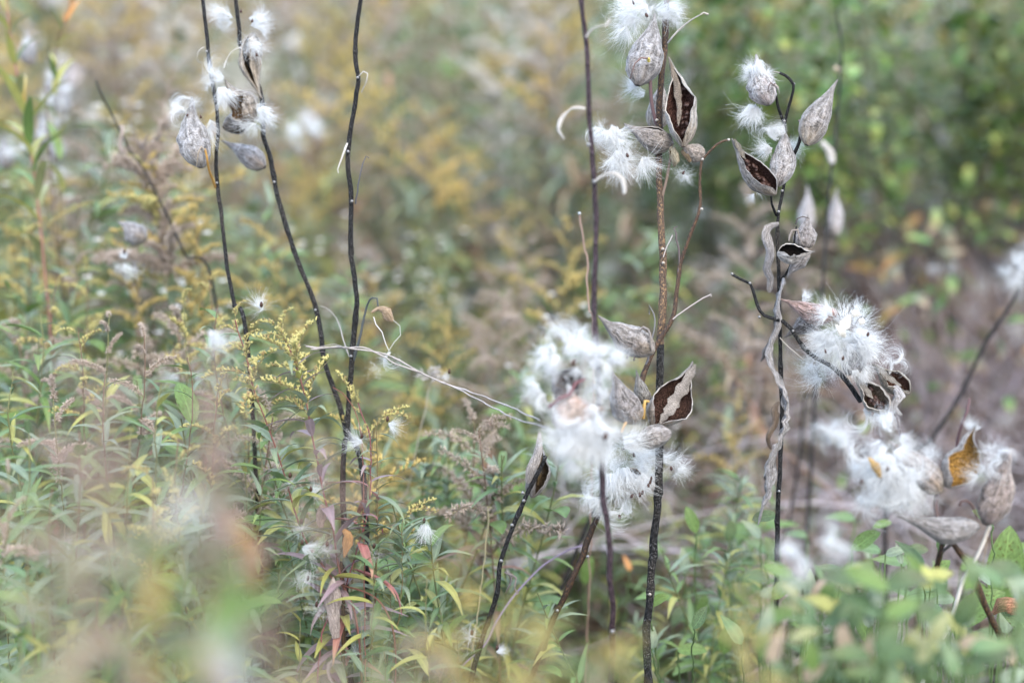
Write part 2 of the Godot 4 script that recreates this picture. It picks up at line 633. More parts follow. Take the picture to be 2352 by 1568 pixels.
# a milkweed pod from its stalk end to its beak. gap: how wide the seam stands open (degrees); roll: where the seam faces (0 = at the viewer)
func pod(parent: Node, b: Array, e: Array, width: float, o := {}) -> MeshInstance3D:
	var p0 := at(b[0], b[1], b[2])
	var p1 := at(e[0], e[1], e[2])
	var ax := p1 - p0
	var ln := ax.length()
	ax /= ln
	var f := facing(p0)
	f = (f - ax * f.dot(ax)).normalized().rotated(ax, deg_to_rad(o.get("roll", 0.0)))
	var B := Basis(ax.cross(f), ax, f)
	var T := Transform3D(B, p0)
	var gap := deg_to_rad(o.get("gap", 0.0))
	var bend: float = o.get("bend", 0.0)
	var R0 := width * 0.0005
	var c1: Color = o.get("tone", Color(0.40, 0.385, 0.385))
	var c2: Color = o.get("tone2", Color(0.25, 0.215, 0.19))
	var foot: Color = o.get("foot", Color(0.33, 0.255, 0.18))
	var sh := R(0, 400)
	var outer := Mb.new()
	var inner := Mb.new()
	var rows := 30
	var m := 26
	var crease: float = o.get("rough", 0.13)
	for i in rows + 1:
		var t := float(i) / rows
		var s := t * (PROFILE.size() - 1)
		var r: float = lerpf(PROFILE[int(s)], PROFILE[mini(int(s) + 1, PROFILE.size() - 1)], s - int(s)) * R0
		var g := gap * (1.0 + 0.35 * nz.get_noise_2d(sh + 50.0, t * 90.0)) * pow(maxf(0.0, sin(PI * clampf((t - 0.03) / 0.95, 0.0, 1.0))), 0.75)
		var half := PI - g * 0.5
		r *= 1.0 + 0.16 * g / PI
		var ctr := Vector3(bend * ln * sin(PI * t) + R0 * 0.22 * nz.get_noise_2d(sh, t * 40.0) + o.get("hook", 0.0) * ln * t * t * t, t * ln, 0)
		for j in m + 1:
			var th := lerpf(-half, half, float(j) / m)
			var edge := absf(float(j) / m - 0.5) * 2.0
			var rr := r * (1.0 + crease * nz.get_noise_3d(cos(th) * 26.0 + sh, sin(th) * 26.0, t * 34.0) + crease * 0.5 * nz.get_noise_3d(cos(th) * 70.0 + sh, sin(th) * 70.0, t * 130.0))
			if gap > 0.0:
				rr *= 1.0 + 0.1 * pow(edge, 6.0) * sin(PI * t)
			var d := Vector3(sin(th), 0, -cos(th))
			var n1 := nz.get_noise_3d(cos(th) * 30.0 + sh, sin(th) * 30.0, t * 26.0)
			var n2 := nz.get_noise_3d(cos(th) * 12.0 + sh, sin(th) * 12.0 + 70.0, t * 90.0)
			var cc := c1.lerp(c2, clampf(0.35 + 0.9 * n1 + 0.5 * n2, 0, 1)).lerp(foot, clampf((0.3 - t) * 2.4 + 0.5 * n1, 0, 0.85))
			outer.vert(ctr + d * rr, d, cc * (0.80 + 0.3 * n2), Vector2(th / TAU + 0.5, t * 1.2))
			if gap > 0.0:
				inner.vert(ctr + d * maxf(rr - 0.0011, rr * 0.5), -d, Color.WHITE, Vector2(th / TAU * 2.0, t * 2.0))
	for i in rows:
		for j in m:
			var a := i * (m + 1) + j
			outer.quad(a, a + 1, a + m + 2, a + m + 1)
			if gap > 0.0:
				inner.quad(a, a + 1, a + m + 2, a + m + 1)
	if gap > 0.0:
		for j in [0, m]:
			for i in rows:
				var q := []
				for w in [outer.v[i * (m + 1) + j], outer.v[(i + 1) * (m + 1) + j], inner.v[(i + 1) * (m + 1) + j], inner.v[i * (m + 1) + j]]:
					q.append(outer.vert(w, Vector3(0, 0, 1), c1 * 1.15))
				outer.quad(q[0], q[1], q[2], q[3])
	var root := MeshInstance3D.new()
	root.name = "pod"
	# smooth the outside's normals over its creases
	var nn := PackedVector3Array()
	nn.resize(outer.v.size())
	for i in range(0, outer.ix.size(), 3):
		var fn := (outer.v[outer.ix[i + 2]] - outer.v[outer.ix[i]]).cross(outer.v[outer.ix[i + 1]] - outer.v[outer.ix[i]])
		for w in 3:
			nn[outer.ix[i + w]] += fn
	for i in nn.size():
		outer.n[i] = nn[i].normalized() if nn[i].length() > 1e-14 else outer.n[i]
	root.mesh = outer.mesh(M.pod)
	parent.add_child(root, true)
	root.global_transform = T
	if o.has("label"):
		root.set_meta("label", o.label)
	if gap > 0.0:
		var ic: Color = o.get("inner", Color(0.10, 0.05, 0.035))
		for i in inner.c.size():
			inner.c[i] = ic * (1.0 + 0.5 * nz.get_noise_2d(i * 7.0, sh))
		put("lining", inner.mesh(M.lining), T, root)
		var packed: Color = o.get("packed", Color(-1, 0, 0))
		if packed.r >= 0:      # seeds still lying in the pod, overlapping like scales
			for i in 34:
				var t := R(0.1, 0.68)
				var q := R0 * (0.55 * sin(PI * minf(t * 1.25, 1.0)))
				var sc := R(0.006, 0.008)
				var sp := T * (Vector3(bend * ln * sin(PI * t) + R(-1, 1) * q, t * ln, R(-0.15, 0.12) * R0))
				var sb := Basis(B.x, B.y, B.z).rotated(B.z, R(-0.5, 0.5)).rotated(B.x, R(-0.9, -0.2)).scaled(Vector3(sc, sc, sc))
				put("seed", seed_mesh, Transform3D(sb, sp), root)
		if o.has("membrane"):  # the pale papery core: [offset across, width share, from, to]
			var q: Array = o.membrane
			var mb := Mb.new()
			var pts := PackedVector3Array()
			var ws := PackedFloat32Array()
			var fs := PackedVector3Array()
			for i in 20:
				var t := lerpf(q[2], q[3], i / 19.0)
				pts.append(T * Vector3(bend * ln * sin(PI * t) + q[0] * R0, t * ln, R0 * (0.28 + 0.12 * sin(t * 9.0))))
				ws.append(R0 * 2.0 * q[1] * (0.12 + pow(maxf(0.0, sin(PI * i / 19.0)), 0.7)) * (0.8 + 0.5 * nz.get_noise_2d(i * 26.0, sh)))
				fs.append(B.z.rotated(B.y, 0.25 * sin(i * 0.9)))
			mb.strip(pts, ws, fs, 0.7, [o.get("membrane_tone", Color(0.62, 0.58, 0.53))], nz, 0.16)
			build("membrane", mb, M.lining, root)
	return root


# small round knobs and leaf scars along a stem
func scars(parent: Node, list: Array, d: float, size := 3.2, tone := Color(0.36, 0.34, 0.33)) -> void:
	for q in list:
		var mb := Mb.new()
		var p := at(q[0], q[1], d)
		var f := facing(p)
		var s := size * 0.00042
		mb.tube([p - f * s, p + f * s * 0.4, p + f * s * 1.1], [s * 0.9, s, s * 0.55], 7, [tone * 0.5, tone, tone * 0.8])
		build("leaf_scar", mb, M.twig, parent)


# leaves of a stalk, each a mesh of its own; t runs from the top (0) to the foot (1) of the path
func leaves(parent: Node, c: PackedVector3Array, t0: float, t1: float, count: int, length: float, keys: Array, rise := 0.5) -> void:
	var k := c.size()
	var az := R(0, TAU)
	for i in count:
		var t := lerpf(t0, t1, (i + R(0.2, 0.8)) / count)
		var s := clampi(int(t * (k - 1)), 0, k - 2)
		var up := (c[s] - c[s + 1]).normalized()
		az += 2.4 + R(-0.35, 0.35)
		var out := up.cross(Vector3(0.2, 0.1, 1)).normalized().rotated(up, az)
		var e := rise + R(-0.35, 0.35)
		var z := out * cos(e) + up * sin(e)
		var y := (up - z * up.dot(z)).normalized()
		var l := length * 0.001 * R(0.75, 1.2) * (0.55 + 0.45 * smoothstep(0.0, 0.35, t))
		var key: String = keys[rng.randi() % keys.size()]
		put("leaf", leaf_mesh(key, rng.randi() % 5), Transform3D(Basis(y.cross(z), y, z).scaled_local(Vector3(l * R(0.8, 1.15), l, l)), c[s]), parent)


# flower branches round the top of a stalk
func plume(parent: Node, c: PackedVector3Array, t0: float, t1: float, count: int, length: float, keys: Array, lean := Vector3.ZERO) -> void:
	var k := c.size()
	var az := R(0, TAU)
	for i in count:
		var q := (i + 0.5) / count
		var s := clampi(int(lerpf(t0, t1, q) * (k - 1)), 0, k - 2)
		var up := (c[s] - c[s + 1]).normalized()
		az += 2.4 + R(-0.4, 0.4)
		var out := (up.cross(Vector3(0.2, 0.1, 1)).normalized().rotated(up, az) + lean + up * R(-0.25, 0.8)).normalized()
		var y := (up - out * up.dot(out)).normalized()
		var l := length * 0.001 * R(0.75, 1.2) * (0.5 + 0.6 * q)
		var key: String = keys[rng.randi() % keys.size()]
		put("flower_branch", branch_mesh(key, rng.randi() % 4), Transform3D(Basis(y.cross(out), y, out).scaled(Vector3(l, l, l)), c[s]), parent)


# a goldenrod stalk through photo points from top to foot, then on to the ground
func goldenrod(label: String, pts: Array, o := {}) -> Node3D:
	var e := at(pts[-1][0], pts[-1][1], pts[-1][2])
	var root := thing(o.get("called", "goldenrod"), label, o.get("category", "goldenrod"), Vector3(e.x + R(-0.03, 0.03), 0, e.z + R(-0.03, 0.03)), o.get("group", ""))
	stem(root, "stem", pts, o.get("r0", 1.3), o.get("r1", 3.2), M.twig, o.get("top", Color(0.10, 0.045, 0.04)), o.get("foot", Color(0.12, 0.09, 0.045)), true, 0.0)
	var c := curve(pts)
	var foot := c[c.size() - 1]
	var steps := int(foot.y / 0.012)
	for i in steps:
		c.append(foot.lerp(root.position, (i + 1.0) / steps))
	var visible := float(c.size())
	visible /= c.size()
	leaves(root, c, o.get("from", 0.08), o.get("to", 0.75), o.get("count", 40), o.get("len", 48.0), o.get("keys", ["green", "sage"]), o.get("rise", 0.5))
	if o.has("plume"):
		plume(root, c, 0.0, o.get("plume_to", 0.16), o.get("branches", 9), o.get("plume_len", 45.0), o.plume, o.get("lean", Vector3.ZERO))
	return root


# a whole plant standing on the ground at its own base, upright, about 0.9 m: stem, foliage and plume as meshes that copies share
func proto(kind: String, k: int) -> Dictionary:
	var r := RandomNumberGenerator.new()
	r.seed = hash(kind) + k * 13
	var d := {}
	var h := 0.9
	var c := PackedVector3Array()
	var lean := Vector3(r.randf_range(-0.12, 0.12), 0, r.randf_range(-0.12, 0.12))
	for i in 13:
		var t := i / 12.0
		c.append(Vector3(lean.x * t * t + 0.012 * sin(t * 9.0 + k), h * t, lean.z * t * t + 0.012 * cos(t * 7.0 + k)))
	var rad := PackedFloat32Array()
	for i in 13:
		rad.append(lerpf(0.0024, 0.001, i / 12.0) * (1.7 if kind == "milk" else 1.0))
	var sm := Mb.new()
	var sc: Color = {"leafy": Color(0.12, 0.13, 0.06), "gold": Color(0.14, 0.10, 0.05), "dead": Color(0.17, 0.11, 0.085), "lilac": Color(0.24, 0.20, 0.20), "milk": Color(0.07, 0.06, 0.06), "aster": Color(0.15, 0.12, 0.08)}[kind]
	sm.tube(c, rad, 5, [sc])
	var keys: Array = {"leafy": ["green", "sage", "sage", "fresh", "yellow"], "gold": ["olive", "sage", "olive", "yellow"], "dead": ["tan", "brown", "rust", "sage"], "lilac": ["lilac", "grey", "lilac", "pink"], "milk": ["grey", "lilac"], "aster": ["green", "dark", "sage"]}[kind]
	var fm := Mb.new()
	var count: int = {"leafy": 64, "gold": 52, "dead": 38, "lilac": 26, "milk": 6, "aster": 70}[kind]
	var az := 0.0
	for i in count:
		var t := r.randf_range(0.12, 0.97 if kind in ["leafy", "aster"] else 0.8)
		var s := clampi(int(t * 12.0), 0, 11)
		var p := c[s].lerp(c[s + 1], t * 12.0 - s)
		az += 2.4
		var out := Vector3(cos(az), 0, sin(az))
		var e := r.randf_range(0.1, 0.9) if kind != "dead" else r.randf_range(-0.6, 0.5)
		var z := out * cos(e) + Vector3(0, sin(e), 0)
		var y := (Vector3.UP - z * z.y).normalized()
		var l := r.randf_range(0.075, 0.14) * (1.0 - 0.4 * t) * (0.6 if kind == "aster" else 1.0) * (1.3 if kind == "milk" else 1.0)
		fm.add(leaf_mb(keys[r.randi() % keys.size()], r.randi() % 5, 5), Transform3D(Basis(y.cross(z), y, z).scaled_local(Vector3(l, l, l)), p))
	d.stem = sm.mesh(M.twig)
	d.foliage = fm.mesh(M.leaf)
	var whole := [[sm, M.twig], [fm, M.leaf]]
	var pm := Mb.new()
	if kind in ["gold", "dead", "lilac"]:
		var n := 9
		for i in n:
			var t := 1.0 - 0.24 * i / n
			az += 2.4
			var out := Vector3(cos(az), 0.25, sin(az)).normalized()
			var y := (Vector3.UP - out * out.y).normalized()
			var l := r.randf_range(0.09, 0.15) * (0.5 + 0.6 * i / n)
			var s := clampi(int(t * 12.0), 0, 11)
			pm.add(branch_mb({"gold": "ochre", "dead": "pink", "lilac": "pale"}[kind], (i + k) % 4, 16), Transform3D(Basis(y.cross(out), y, out).scaled(Vector3(l, l, l)), c[s].lerp(c[s + 1], t * 12.0 - s)))
	elif kind == "aster":
		for i in 26:
			var p := c[12] + Vector3(r.randf_range(-0.1, 0.1), r.randf_range(-0.22, 0.05), r.randf_range(-0.1, 0.1))
			for w in 7:
				pm.bud(p, Vector3(cos(w * 0.9), r.randf_range(0.1, 0.7), sin(w * 0.9)).normalized(), 0.008, 0.004, TONE.pale, TONE.pale * 1.3)
	elif kind == "milk":
		for i in 5:
			var p := c[12 - i] + Vector3(cos(i * 2.2), 0.3, sin(i * 2.2)) * 0.022
			pm.bud(p, Vector3(cos(i * 2.2) * 0.5, 1, sin(i * 2.2) * 0.5).normalized(), 0.085, 0.03, TONE.grey, TONE.grey * 1.2)
			if i % 2 == 0:
				for w in 60:
					var e := Vector3(r.randfn(), r.randfn(), r.randfn()).normalized()
					pm.bud(p + Vector3(0, 0.05, 0) + e * 0.006, e, r.randf_range(0.018, 0.034), 0.0035, Color(0.8, 0.8, 0.82), Color(0.86, 0.86, 0.88))
	if pm.v.size():
		d.plume = pm.mesh(M.petal)
	var am: ArrayMesh = sm.mesh(M.twig)
	for q in [[fm, M.leaf], [pm, M.petal]]:
		if q[0].v.size() == 0:
			continue
		var piece: ArrayMesh = q[0].mesh(q[1])
		am.add_surface_from_arrays(Mesh.PRIMITIVE_TRIANGLES, piece.surface_get_arrays(0))
		am.surface_set_material(am.get_surface_count() - 1, q[1])
	d.whole = am
	return d


func many(called: String, label: String, category: String, mesh: Mesh, places: Array, tints: PackedColorArray, parent: Node = self) -> MultiMeshInstance3D:
	var mm := MultiMesh.new()
	mm.transform_format = MultiMesh.TRANSFORM_3D
	mm.use_colors = true
	mm.mesh = mesh
	mm.instance_count = places.size()
	for i in places.size():
		mm.set_instance_transform(i, places[i])
		mm.set_instance_color(i, tints[i])
	var o := MultiMeshInstance3D.new()
	o.name = numbered(called) if parent == self else called
	o.multimesh = mm
	parent.add_child(o, true)
	tag(o, label, category if parent == self else "", "", "stuff")
	return o


func where_in_photo(q: Vector3) -> String:
	var row := "high" if q.y < 380 else "midway" if q.y < 800 else "low"
	for s in [[210, "at the left edge"], [455, "left of the pod pair"], [640, "behind the leaning pair"], [900, "behind the forked stalk"], [1120, "right of the forked stalk"], [1330, "left of the floss cluster"], [1600, "behind the speckled stalk"], [1830, "left of the twisted leaf"], [2080, "behind the arching branch"]]:
		if q.x < s[0]:
			return row + " " + s[1]
	return row + " at the right edge"


# things that would share a label are told apart by their order in the photo
func tell_apart() -> void:
	var same := {}
	for o in get_children():
		if o.has_meta("label") and not o.get_meta("kind", "") in ["stuff", "structure"]:
			var k: String = o.get_meta("label")
			if not same.has(k):
				same[k] = []
			same[k].append(o)
	for k in same:
		var l: Array = same[k]
		if l.size() < 2:
			continue
		l.sort_custom(func(p, q): return seen(p.global_position).x < seen(q.global_position).x)
		for i in l.size():
			l[i].set_meta("label", k + ", " + ("leftmost" if i == 0 else "rightmost" if i == l.size() - 1 else ["second", "third", "fourth", "fifth", "sixth", "seventh", "eighth", "ninth", "tenth", "eleventh", "twelfth", "thirteenth", "fourteenth", "fifteenth", "sixteenth", "seventeenth", "eighteenth", "nineteenth", "twentieth"][mini(i - 1, 18)] + " from left"))


const KIND_NAMES := {
	"leafy": ["leafy_goldenrod", "blurred leafy flowerless goldenrod", "goldenrod"], "gold": ["yellow_goldenrod", "blurred goldenrod with ochre yellow plume", "goldenrod"],
	"dead": ["faded_goldenrod", "blurred goldenrod with tan plume", "goldenrod"], "lilac": ["dry_stalk", "blurred dry stalk with pale head", "dry plant"],
	"milk": ["distant_milkweed", "blurred distant milkweed with white floss", "milkweed"], "aster": ["aster_plant", "blurred aster with white heads", "aster"],
}


func field() -> void:
	var protos := {}
	for kind in KIND_NAMES:
		protos[kind] = []
		for k in 3:
			protos[kind].append(proto(kind, k))
	var crowd := {}
	var alone := {}
	var r := RandomNumberGenerator.new()
	r.seed = 4242
	var spots := []
	var z := 2.0
	while z < 11.0:
		var stepz := 0.125 if z < 4.5 else 0.2
		var half := z * 0.36 * 1.35 + 0.35
		var x := -half
		while x < half:
			spots.append(Vector3(x + r.randf_range(-0.06, 0.06), 0, -z + r.randf_range(-0.07, 0.07)))
			x += 0.125 if z < 4.5 else 0.19
		z += stepz
	for p in spots:
		var d: float = -p.z
		var patch := nz.get_noise_2d(p.x * 22.0, p.z * 22.0)
		if nz.get_noise_2d(p.x * 55.0 + 800.0, p.z * 55.0) < -0.23:
			continue
		var h: float = clampf(0.20 + (d - 2.0) * 0.66, 0.22, 1.24) * r.randf_range(0.62, 1.12)
		if p.x < -0.25 and d < 3.0:
			h += 0.25 * clampf(-0.25 - p.x, 0.0, 1.0)
		var top := seen(p + Vector3(0, h, 0))
		var kind := "leafy"
		var u := r.randf()
		var patch2 := nz.get_noise_2d(p.x * 16.0 + 300.0, p.z * 16.0)
		var ochre := clampf(0.04 + 0.8 * patch2, 0.01, 0.4) + (0.16 if top.y < 320 else 0.0)
		var dry := clampf(0.12 + 1.2 * patch, 0.03, 0.6) + (0.2 if top.x > 1700 and top.y > 420 and top.y < 1000 else 0.0) + (0.2 if top.x < 1000 and top.y < 350 else 0.0)
		if u < ochre:
			kind = "gold"
		elif u < ochre + dry * 0.6:
			kind = "dead"
		elif u < ochre + dry:
			kind = "lilac"
		elif u < ochre + dry + 0.022 and d > 2.5:
			kind = "milk"
		elif u < ochre + dry + 0.06:
			kind = "aster"
		if top.x > (1740 if top.y < 420 else 1880) and top.y < 940 and d > 2.3 and d < 4.3:
			if top.y > 420 or d > 2.9:
				continue   # the thicket and the shrub stand here
		var k := r.randi() % 3
		var s := h / 0.9
		s = maxf(s, 0.45)
		var T := Transform3D(Basis(Vector3.UP, r.randf() * TAU).rotated(Vector3(r.randfn(), 0, r.randfn()).normalized(), r.randf_range(0, 0.16)).scaled(Vector3(s, s, s)), p - Vector3(0, maxf(0.0, s * 0.9 - h), 0))
		var inside: bool = top.x > -60 and top.x < 2412 and top.y > -120 and top.y < 1600
		if inside and d < 3.9 and alone.get(kind, 0) < (70 if kind != "leafy" else 90) and r.randf() < 0.75:
			alone[kind] = alone.get(kind, 0) + 1
			var o := thing(KIND_NAMES[kind][0], KIND_NAMES[kind][1] + ", " + where_in_photo(top), KIND_NAMES[kind][2], T.origin, KIND_NAMES[kind][2] + "s in the blurred field")
			o.transform = T
			for part in ["stem", "foliage", "plume"]:
				if protos[kind][k].has(part):
					var made := put({"stem": "stem", "foliage": "foliage", "plume": "plume" if kind != "milk" else "pods"}[part], protos[kind][k][part], T, o)
					if part == "plume":
						made.set_meta("kind", "stuff")
			continue
		var id := kind + str(k)
		if not crowd.has(id):
			crowd[id] = [kind, k, [], PackedColorArray()]
		var v := r.randf_range(0.8, 1.2)
		crowd[id][2].append(T)
		crowd[id][3].append(Color(v * r.randf_range(0.92, 1.1), v, v * r.randf_range(0.9, 1.1)))
	for id in crowd:
		var q: Array = crowd[id]
		many({"leafy": "goldenrod_leaves", "gold": "goldenrod_plumes", "dead": "faded_plumes", "lilac": "dry_stalks", "milk": "far_milkweeds", "aster": "aster_clumps"}[q[0]], "far mass of " + {"leafy": "green goldenrod leaves", "gold": "ochre goldenrod plumes", "dead": "faded tan seed plumes", "lilac": "grey lilac dry stalks", "milk": "white flossed milkweeds", "aster": "small white headed asters"}[q[0]] + " filling the blurred meadow", "meadow", protos[q[0]][q[1]].whole, q[2], q[3])


func undergrowth() -> void:
	var r := RandomNumberGenerator.new()
	r.seed = 77
	# low leafy ground cover
	var fm := Mb.new()
	for i in 26:
		var az := i * 2.4
		var e := r.randf_range(0.1, 1.0)
		var zz := Vector3(cos(az) * cos(e), sin(e), sin(az) * cos(e))
		var y := (Vector3.UP - zz * zz.y).normalized()
		var l := r.randf_range(0.04, 0.08)
		fm.add(leaf_mb(["green", "fresh", "blue", "sage"][i % 4], i % 5, 5), Transform3D(Basis(y.cross(zz), y, zz).scaled_local(Vector3(l * 1.3, l, l)), Vector3(r.randf_range(-0.03, 0.03), r.randf_range(0.0, 0.16), r.randf_range(-0.03, 0.03))))
	var places := []
	var tints := PackedColorArray()
	for i in 2100:
		var z := sqrt(r.randf_range(1.0, 30.0))
		var x := r.randf_range(-1, 1) * (z * 0.42 + 0.35)
		var s := r.randf_range(0.6, 1.3)
		if nz.get_noise_2d(x * 40.0, z * 40.0) < (0.12 if x > -0.05 and x < 0.5 and z < 2.7 else -0.12) and z > 1.75:
			continue
		places.append(Transform3D(Basis(Vector3.UP, r.randf() * TAU).scaled(Vector3(s, s, s)), Vector3(x, 0.0, -z)))
		var v := r.randf_range(0.75, 1.2)
		tints.append(Color(v * r.randf_range(0.9, 1.15), v, v * r.randf_range(0.85, 1.1)))
	many("ground_cover", "low green leaves covering the ground under the tall stalks", "ground cover", fm.mesh(M.leaf), places, tints)
	# dead stems and grass lying about
	var gm := Mb.new()
	for i in 14:
		var pts := PackedVector3Array()
		var d := Vector3(r.randf_range(-1, 1), r.randf_range(0.05, 0.8), r.randf_range(-1, 1)).normalized()
		var p := Vector3(r.randf_range(-0.05, 0.05), 0.0, r.randf_range(-0.05, 0.05))
		for s in 7:
			pts.append(p)
			p += d * 0.045
			d = (d + Vector3(r.randf_range(-0.1, 0.1), -0.12, r.randf_range(-0.1, 0.1))).normalized()
		var w := r.randf_range(0.0008, 0.002)
		gm.tube(pts, [w, w, w, w, w, w, w * 0.4], 4, [TONE[["grey", "lilac", "tan", "brown", "pink"][i % 5]] * r.randf_range(0.6, 1.0)])
	places = []
	tints = PackedColorArray()
	for i in 1700:
		var z := sqrt(r.randf_range(1.2, 26.0))
		var x := r.randf_range(-1, 1) * (z * 0.42 + 0.3)
		var s := r.randf_range(0.6, 1.5)
		places.append(Transform3D(Basis(Vector3.UP, r.randf() * TAU).scaled(Vector3(s, s, s)), Vector3(x, 0.0, -z)))
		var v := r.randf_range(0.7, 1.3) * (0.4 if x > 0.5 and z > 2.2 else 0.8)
		tints.append(Color(v, v * r.randf_range(0.94, 1.0), v * r.randf_range(0.9, 1.02)))
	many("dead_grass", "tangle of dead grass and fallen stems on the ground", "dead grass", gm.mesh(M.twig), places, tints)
	var lm := leaf_mb("tan", 1, 6)
	places = []
	tints = PackedColorArray()
	for i in 2600:
		var z := sqrt(r.randf_range(1.2, 26.0))
		var x := r.randf_range(-1, 1) * (z * 0.42 + 0.3)
		var s := r.randf_range(0.04, 0.09)
		places.append(Transform3D(Basis(Vector3.UP, r.randf() * TAU).rotated(Vector3(r.randfn(), 0, r.randfn()).normalized(), r.randf_range(0, 0.7)).scaled(Vector3(s * 2.2, s, s)), Vector3(x, r.randf_range(0.005, 0.05), -z)))
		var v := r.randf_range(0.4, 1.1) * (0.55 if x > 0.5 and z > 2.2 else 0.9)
		tints.append(Color(v, v * r.randf_range(0.85, 1.05), v * r.randf_range(0.8, 1.15)))
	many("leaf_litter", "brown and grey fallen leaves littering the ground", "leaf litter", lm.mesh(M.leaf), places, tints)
	# loose floss caught all over the field
	places = []
	tints = PackedColorArray()
	for i in 150:
		var z := r.randf_range(2.2, 4.4)
		var x := r.randf_range(-1, 1) * z * 0.4
		var s := r.randf_range(0.025, 0.06)
		var h: float = clampf(0.26 + (z - 2.0) * 0.40, 0.24, 1.22) * r.randf_range(0.6, 1.05)
		places.append(Transform3D(Basis(Vector3(r.randfn(), r.randfn(), r.randfn()).normalized(), r.randf() * TAU).scaled(Vector3(s, s, s)), Vector3(x, h, -z)))
		tints.append(Color.WHITE)
	many("scattered_floss", "white floss tufts caught all over the blurred field", "milkweed floss", floss_mesh("mess", 1), places, tints)


func shrub() -> void:
	var r := RandomNumberGenerator.new()
	r.seed = 909
	var root := thing("green_shrub", "dense green leafy shrub filling the upper right corner", "shrub", Vector3(1.2, 0, -3.55))
	var lf := leaf_mb("dark", 0, 5)
	var places := []
	var tints := PackedColorArray()
	for i in 56:
		var az := r.randf() * TAU
		var d := Vector3(cos(az) * r.randf_range(0.15, 0.75), 1.0, sin(az) * r.randf_range(0.1, 0.6)).normalized()
		var p := root.position + Vector3(r.randf_range(-0.42, 0.5), 0, r.randf_range(-0.25, 0.25))
		var pts := PackedVector3Array()
		var rad := PackedFloat32Array()
		var top := r.randf_range(1.1, 1.8)
		for s in 12:
			pts.append(p)
			rad.append(lerpf(0.007, 0.0018, s / 11.0))
			if p.y > 0.74:
				for w in 25:
					var q := p + Vector3(r.randfn(), r.randfn(), r.randfn()) * 0.065
					var l := r.randf_range(0.035, 0.062)
					var zz := Vector3(r.randf_range(-1, 1), r.randf_range(-0.4, 0.6), r.randf_range(-1, 1)).normalized()
					var y := (Vector3.UP - zz * zz.y).normalized()
					places.append(root.transform.affine_inverse() * Transform3D(Basis(y.cross(zz), y, zz).scaled_local(Vector3(l * 1.35, l, l)), q))
					var v := r.randf_range(0.6, 2.1)
					tints.append(Color(v * r.randf_range(0.9, 1.5), v, v * r.randf_range(0.7, 1.3)) if r.randf() > 0.02 else Color(3, 1.5, 1.3))
			p += d * top / 11.0
			d = (d + Vector3(r.randf_range(-0.15, 0.15), -0.03, r.randf_range(-0.15, 0.15))).normalized()
		var mb := Mb.new()
		mb.tube(pts, rad, 5, [Color(0.15, 0.12, 0.09)])
		build("branch", mb, M.twig, root)
	many("foliage", "", "", lf.mesh(M.leaf), places, tints, root)
	# the thicket of bare canes below it
	var th := thing("bramble_thicket", "grey purple tangle of bare bramble canes below the green shrub", "bramble", Vector3(1.15, 0, -3.0))
	for i in 300:
		var mb := Mb.new()
		var p := Vector3(r.randf_range(0.55, 1.75), 0, r.randf_range(-3.9, -2.3))
		var a := r.randf() * TAU
		var d := Vector3(cos(a) * 0.7, 1.0, sin(a) * 0.6).normalized()
		var pts := PackedVector3Array()
		var rad := PackedFloat32Array()
		var n := 16
		var ln := r.randf_range(0.8, 1.5)
		var w := r.randf_range(0.002, 0.0052)
		for s in n:
			pts.append(p)
			rad.append(w * (1.0 - 0.7 * s / n))
			p += d * ln / n
			d = (d + Vector3(cos(a) * 0.05, -0.11, sin(a) * 0.05) + Vector3(r.randfn(), r.randfn(), r.randfn()) * 0.05).normalized()
		var tone: Color = TONE[["lilac", "grey", "lilac", "lilac", "mauve", "brown"][i % 6]] * r.randf_range(0.4, 0.95)
		mb.tube(pts, rad, 5, [tone])
		for s in range(3, n):
			for side in 2:
				var e := (Vector3(r.randfn(), r.randf_range(-0.4, 1.0), r.randfn())).normalized()
				var q := pts[s]
				var tw := PackedVector3Array()
				for m in 5:
					tw.append(q)
					q += e * 0.05
					e = (e + Vector3(r.randfn(), r.randfn(), r.randfn()) * 0.2).normalized()
				mb.tube(tw, [w * 0.5, w * 0.45, w * 0.4, w * 0.3, w * 0.2], 3, [tone * 1.1])
		build("cane", mb, M.twig, th)
	var bundle := Mb.new()
	for i in 16:
		var p := Vector3(r.randf_range(-0.1, 0.1), 0, r.randf_range(-0.1, 0.1))
		var d := Vector3(r.randfn() * 0.6, 1.0, r.randfn() * 0.6).normalized()
		var pts := PackedVector3Array()
		var rad := PackedFloat32Array()
		var ln := r.randf_range(0.35, 0.85)
		var w := r.randf_range(0.0012, 0.0034)
		for s in 9:
			pts.append(p)
			rad.append(w * (1.0 - 0.6 * s / 8.0))
			p += d * ln / 8.0
			d = (d + Vector3(r.randfn(), r.randfn() - 0.15, r.randfn()) * 0.2).normalized()
		bundle.tube(pts, rad, 4, [TONE[["lilac", "mauve", "grey", "brown"][i % 4]] * r.randf_range(0.45, 1.0)])
	places = []
	tints = PackedColorArray()
	for i in 430:
		var p := Vector3(r.randf_range(0.58, 2.1), -0.02, r.randf_range(-4.3, -2.55))
		var s := r.randf_range(0.75, 1.4)
		places.append(th.transform.affine_inverse() * Transform3D(Basis(Vector3.UP, r.randf() * TAU).scaled(Vector3(s, s, s)), p))
		var v := r.randf_range(0.6, 1.4)
		tints.append(Color(v, v * 0.95, v * 0.98))
	many("twigs", "", "", bundle.mesh(M.twig), places, tints, th)
	places = []
	tints = PackedColorArray()
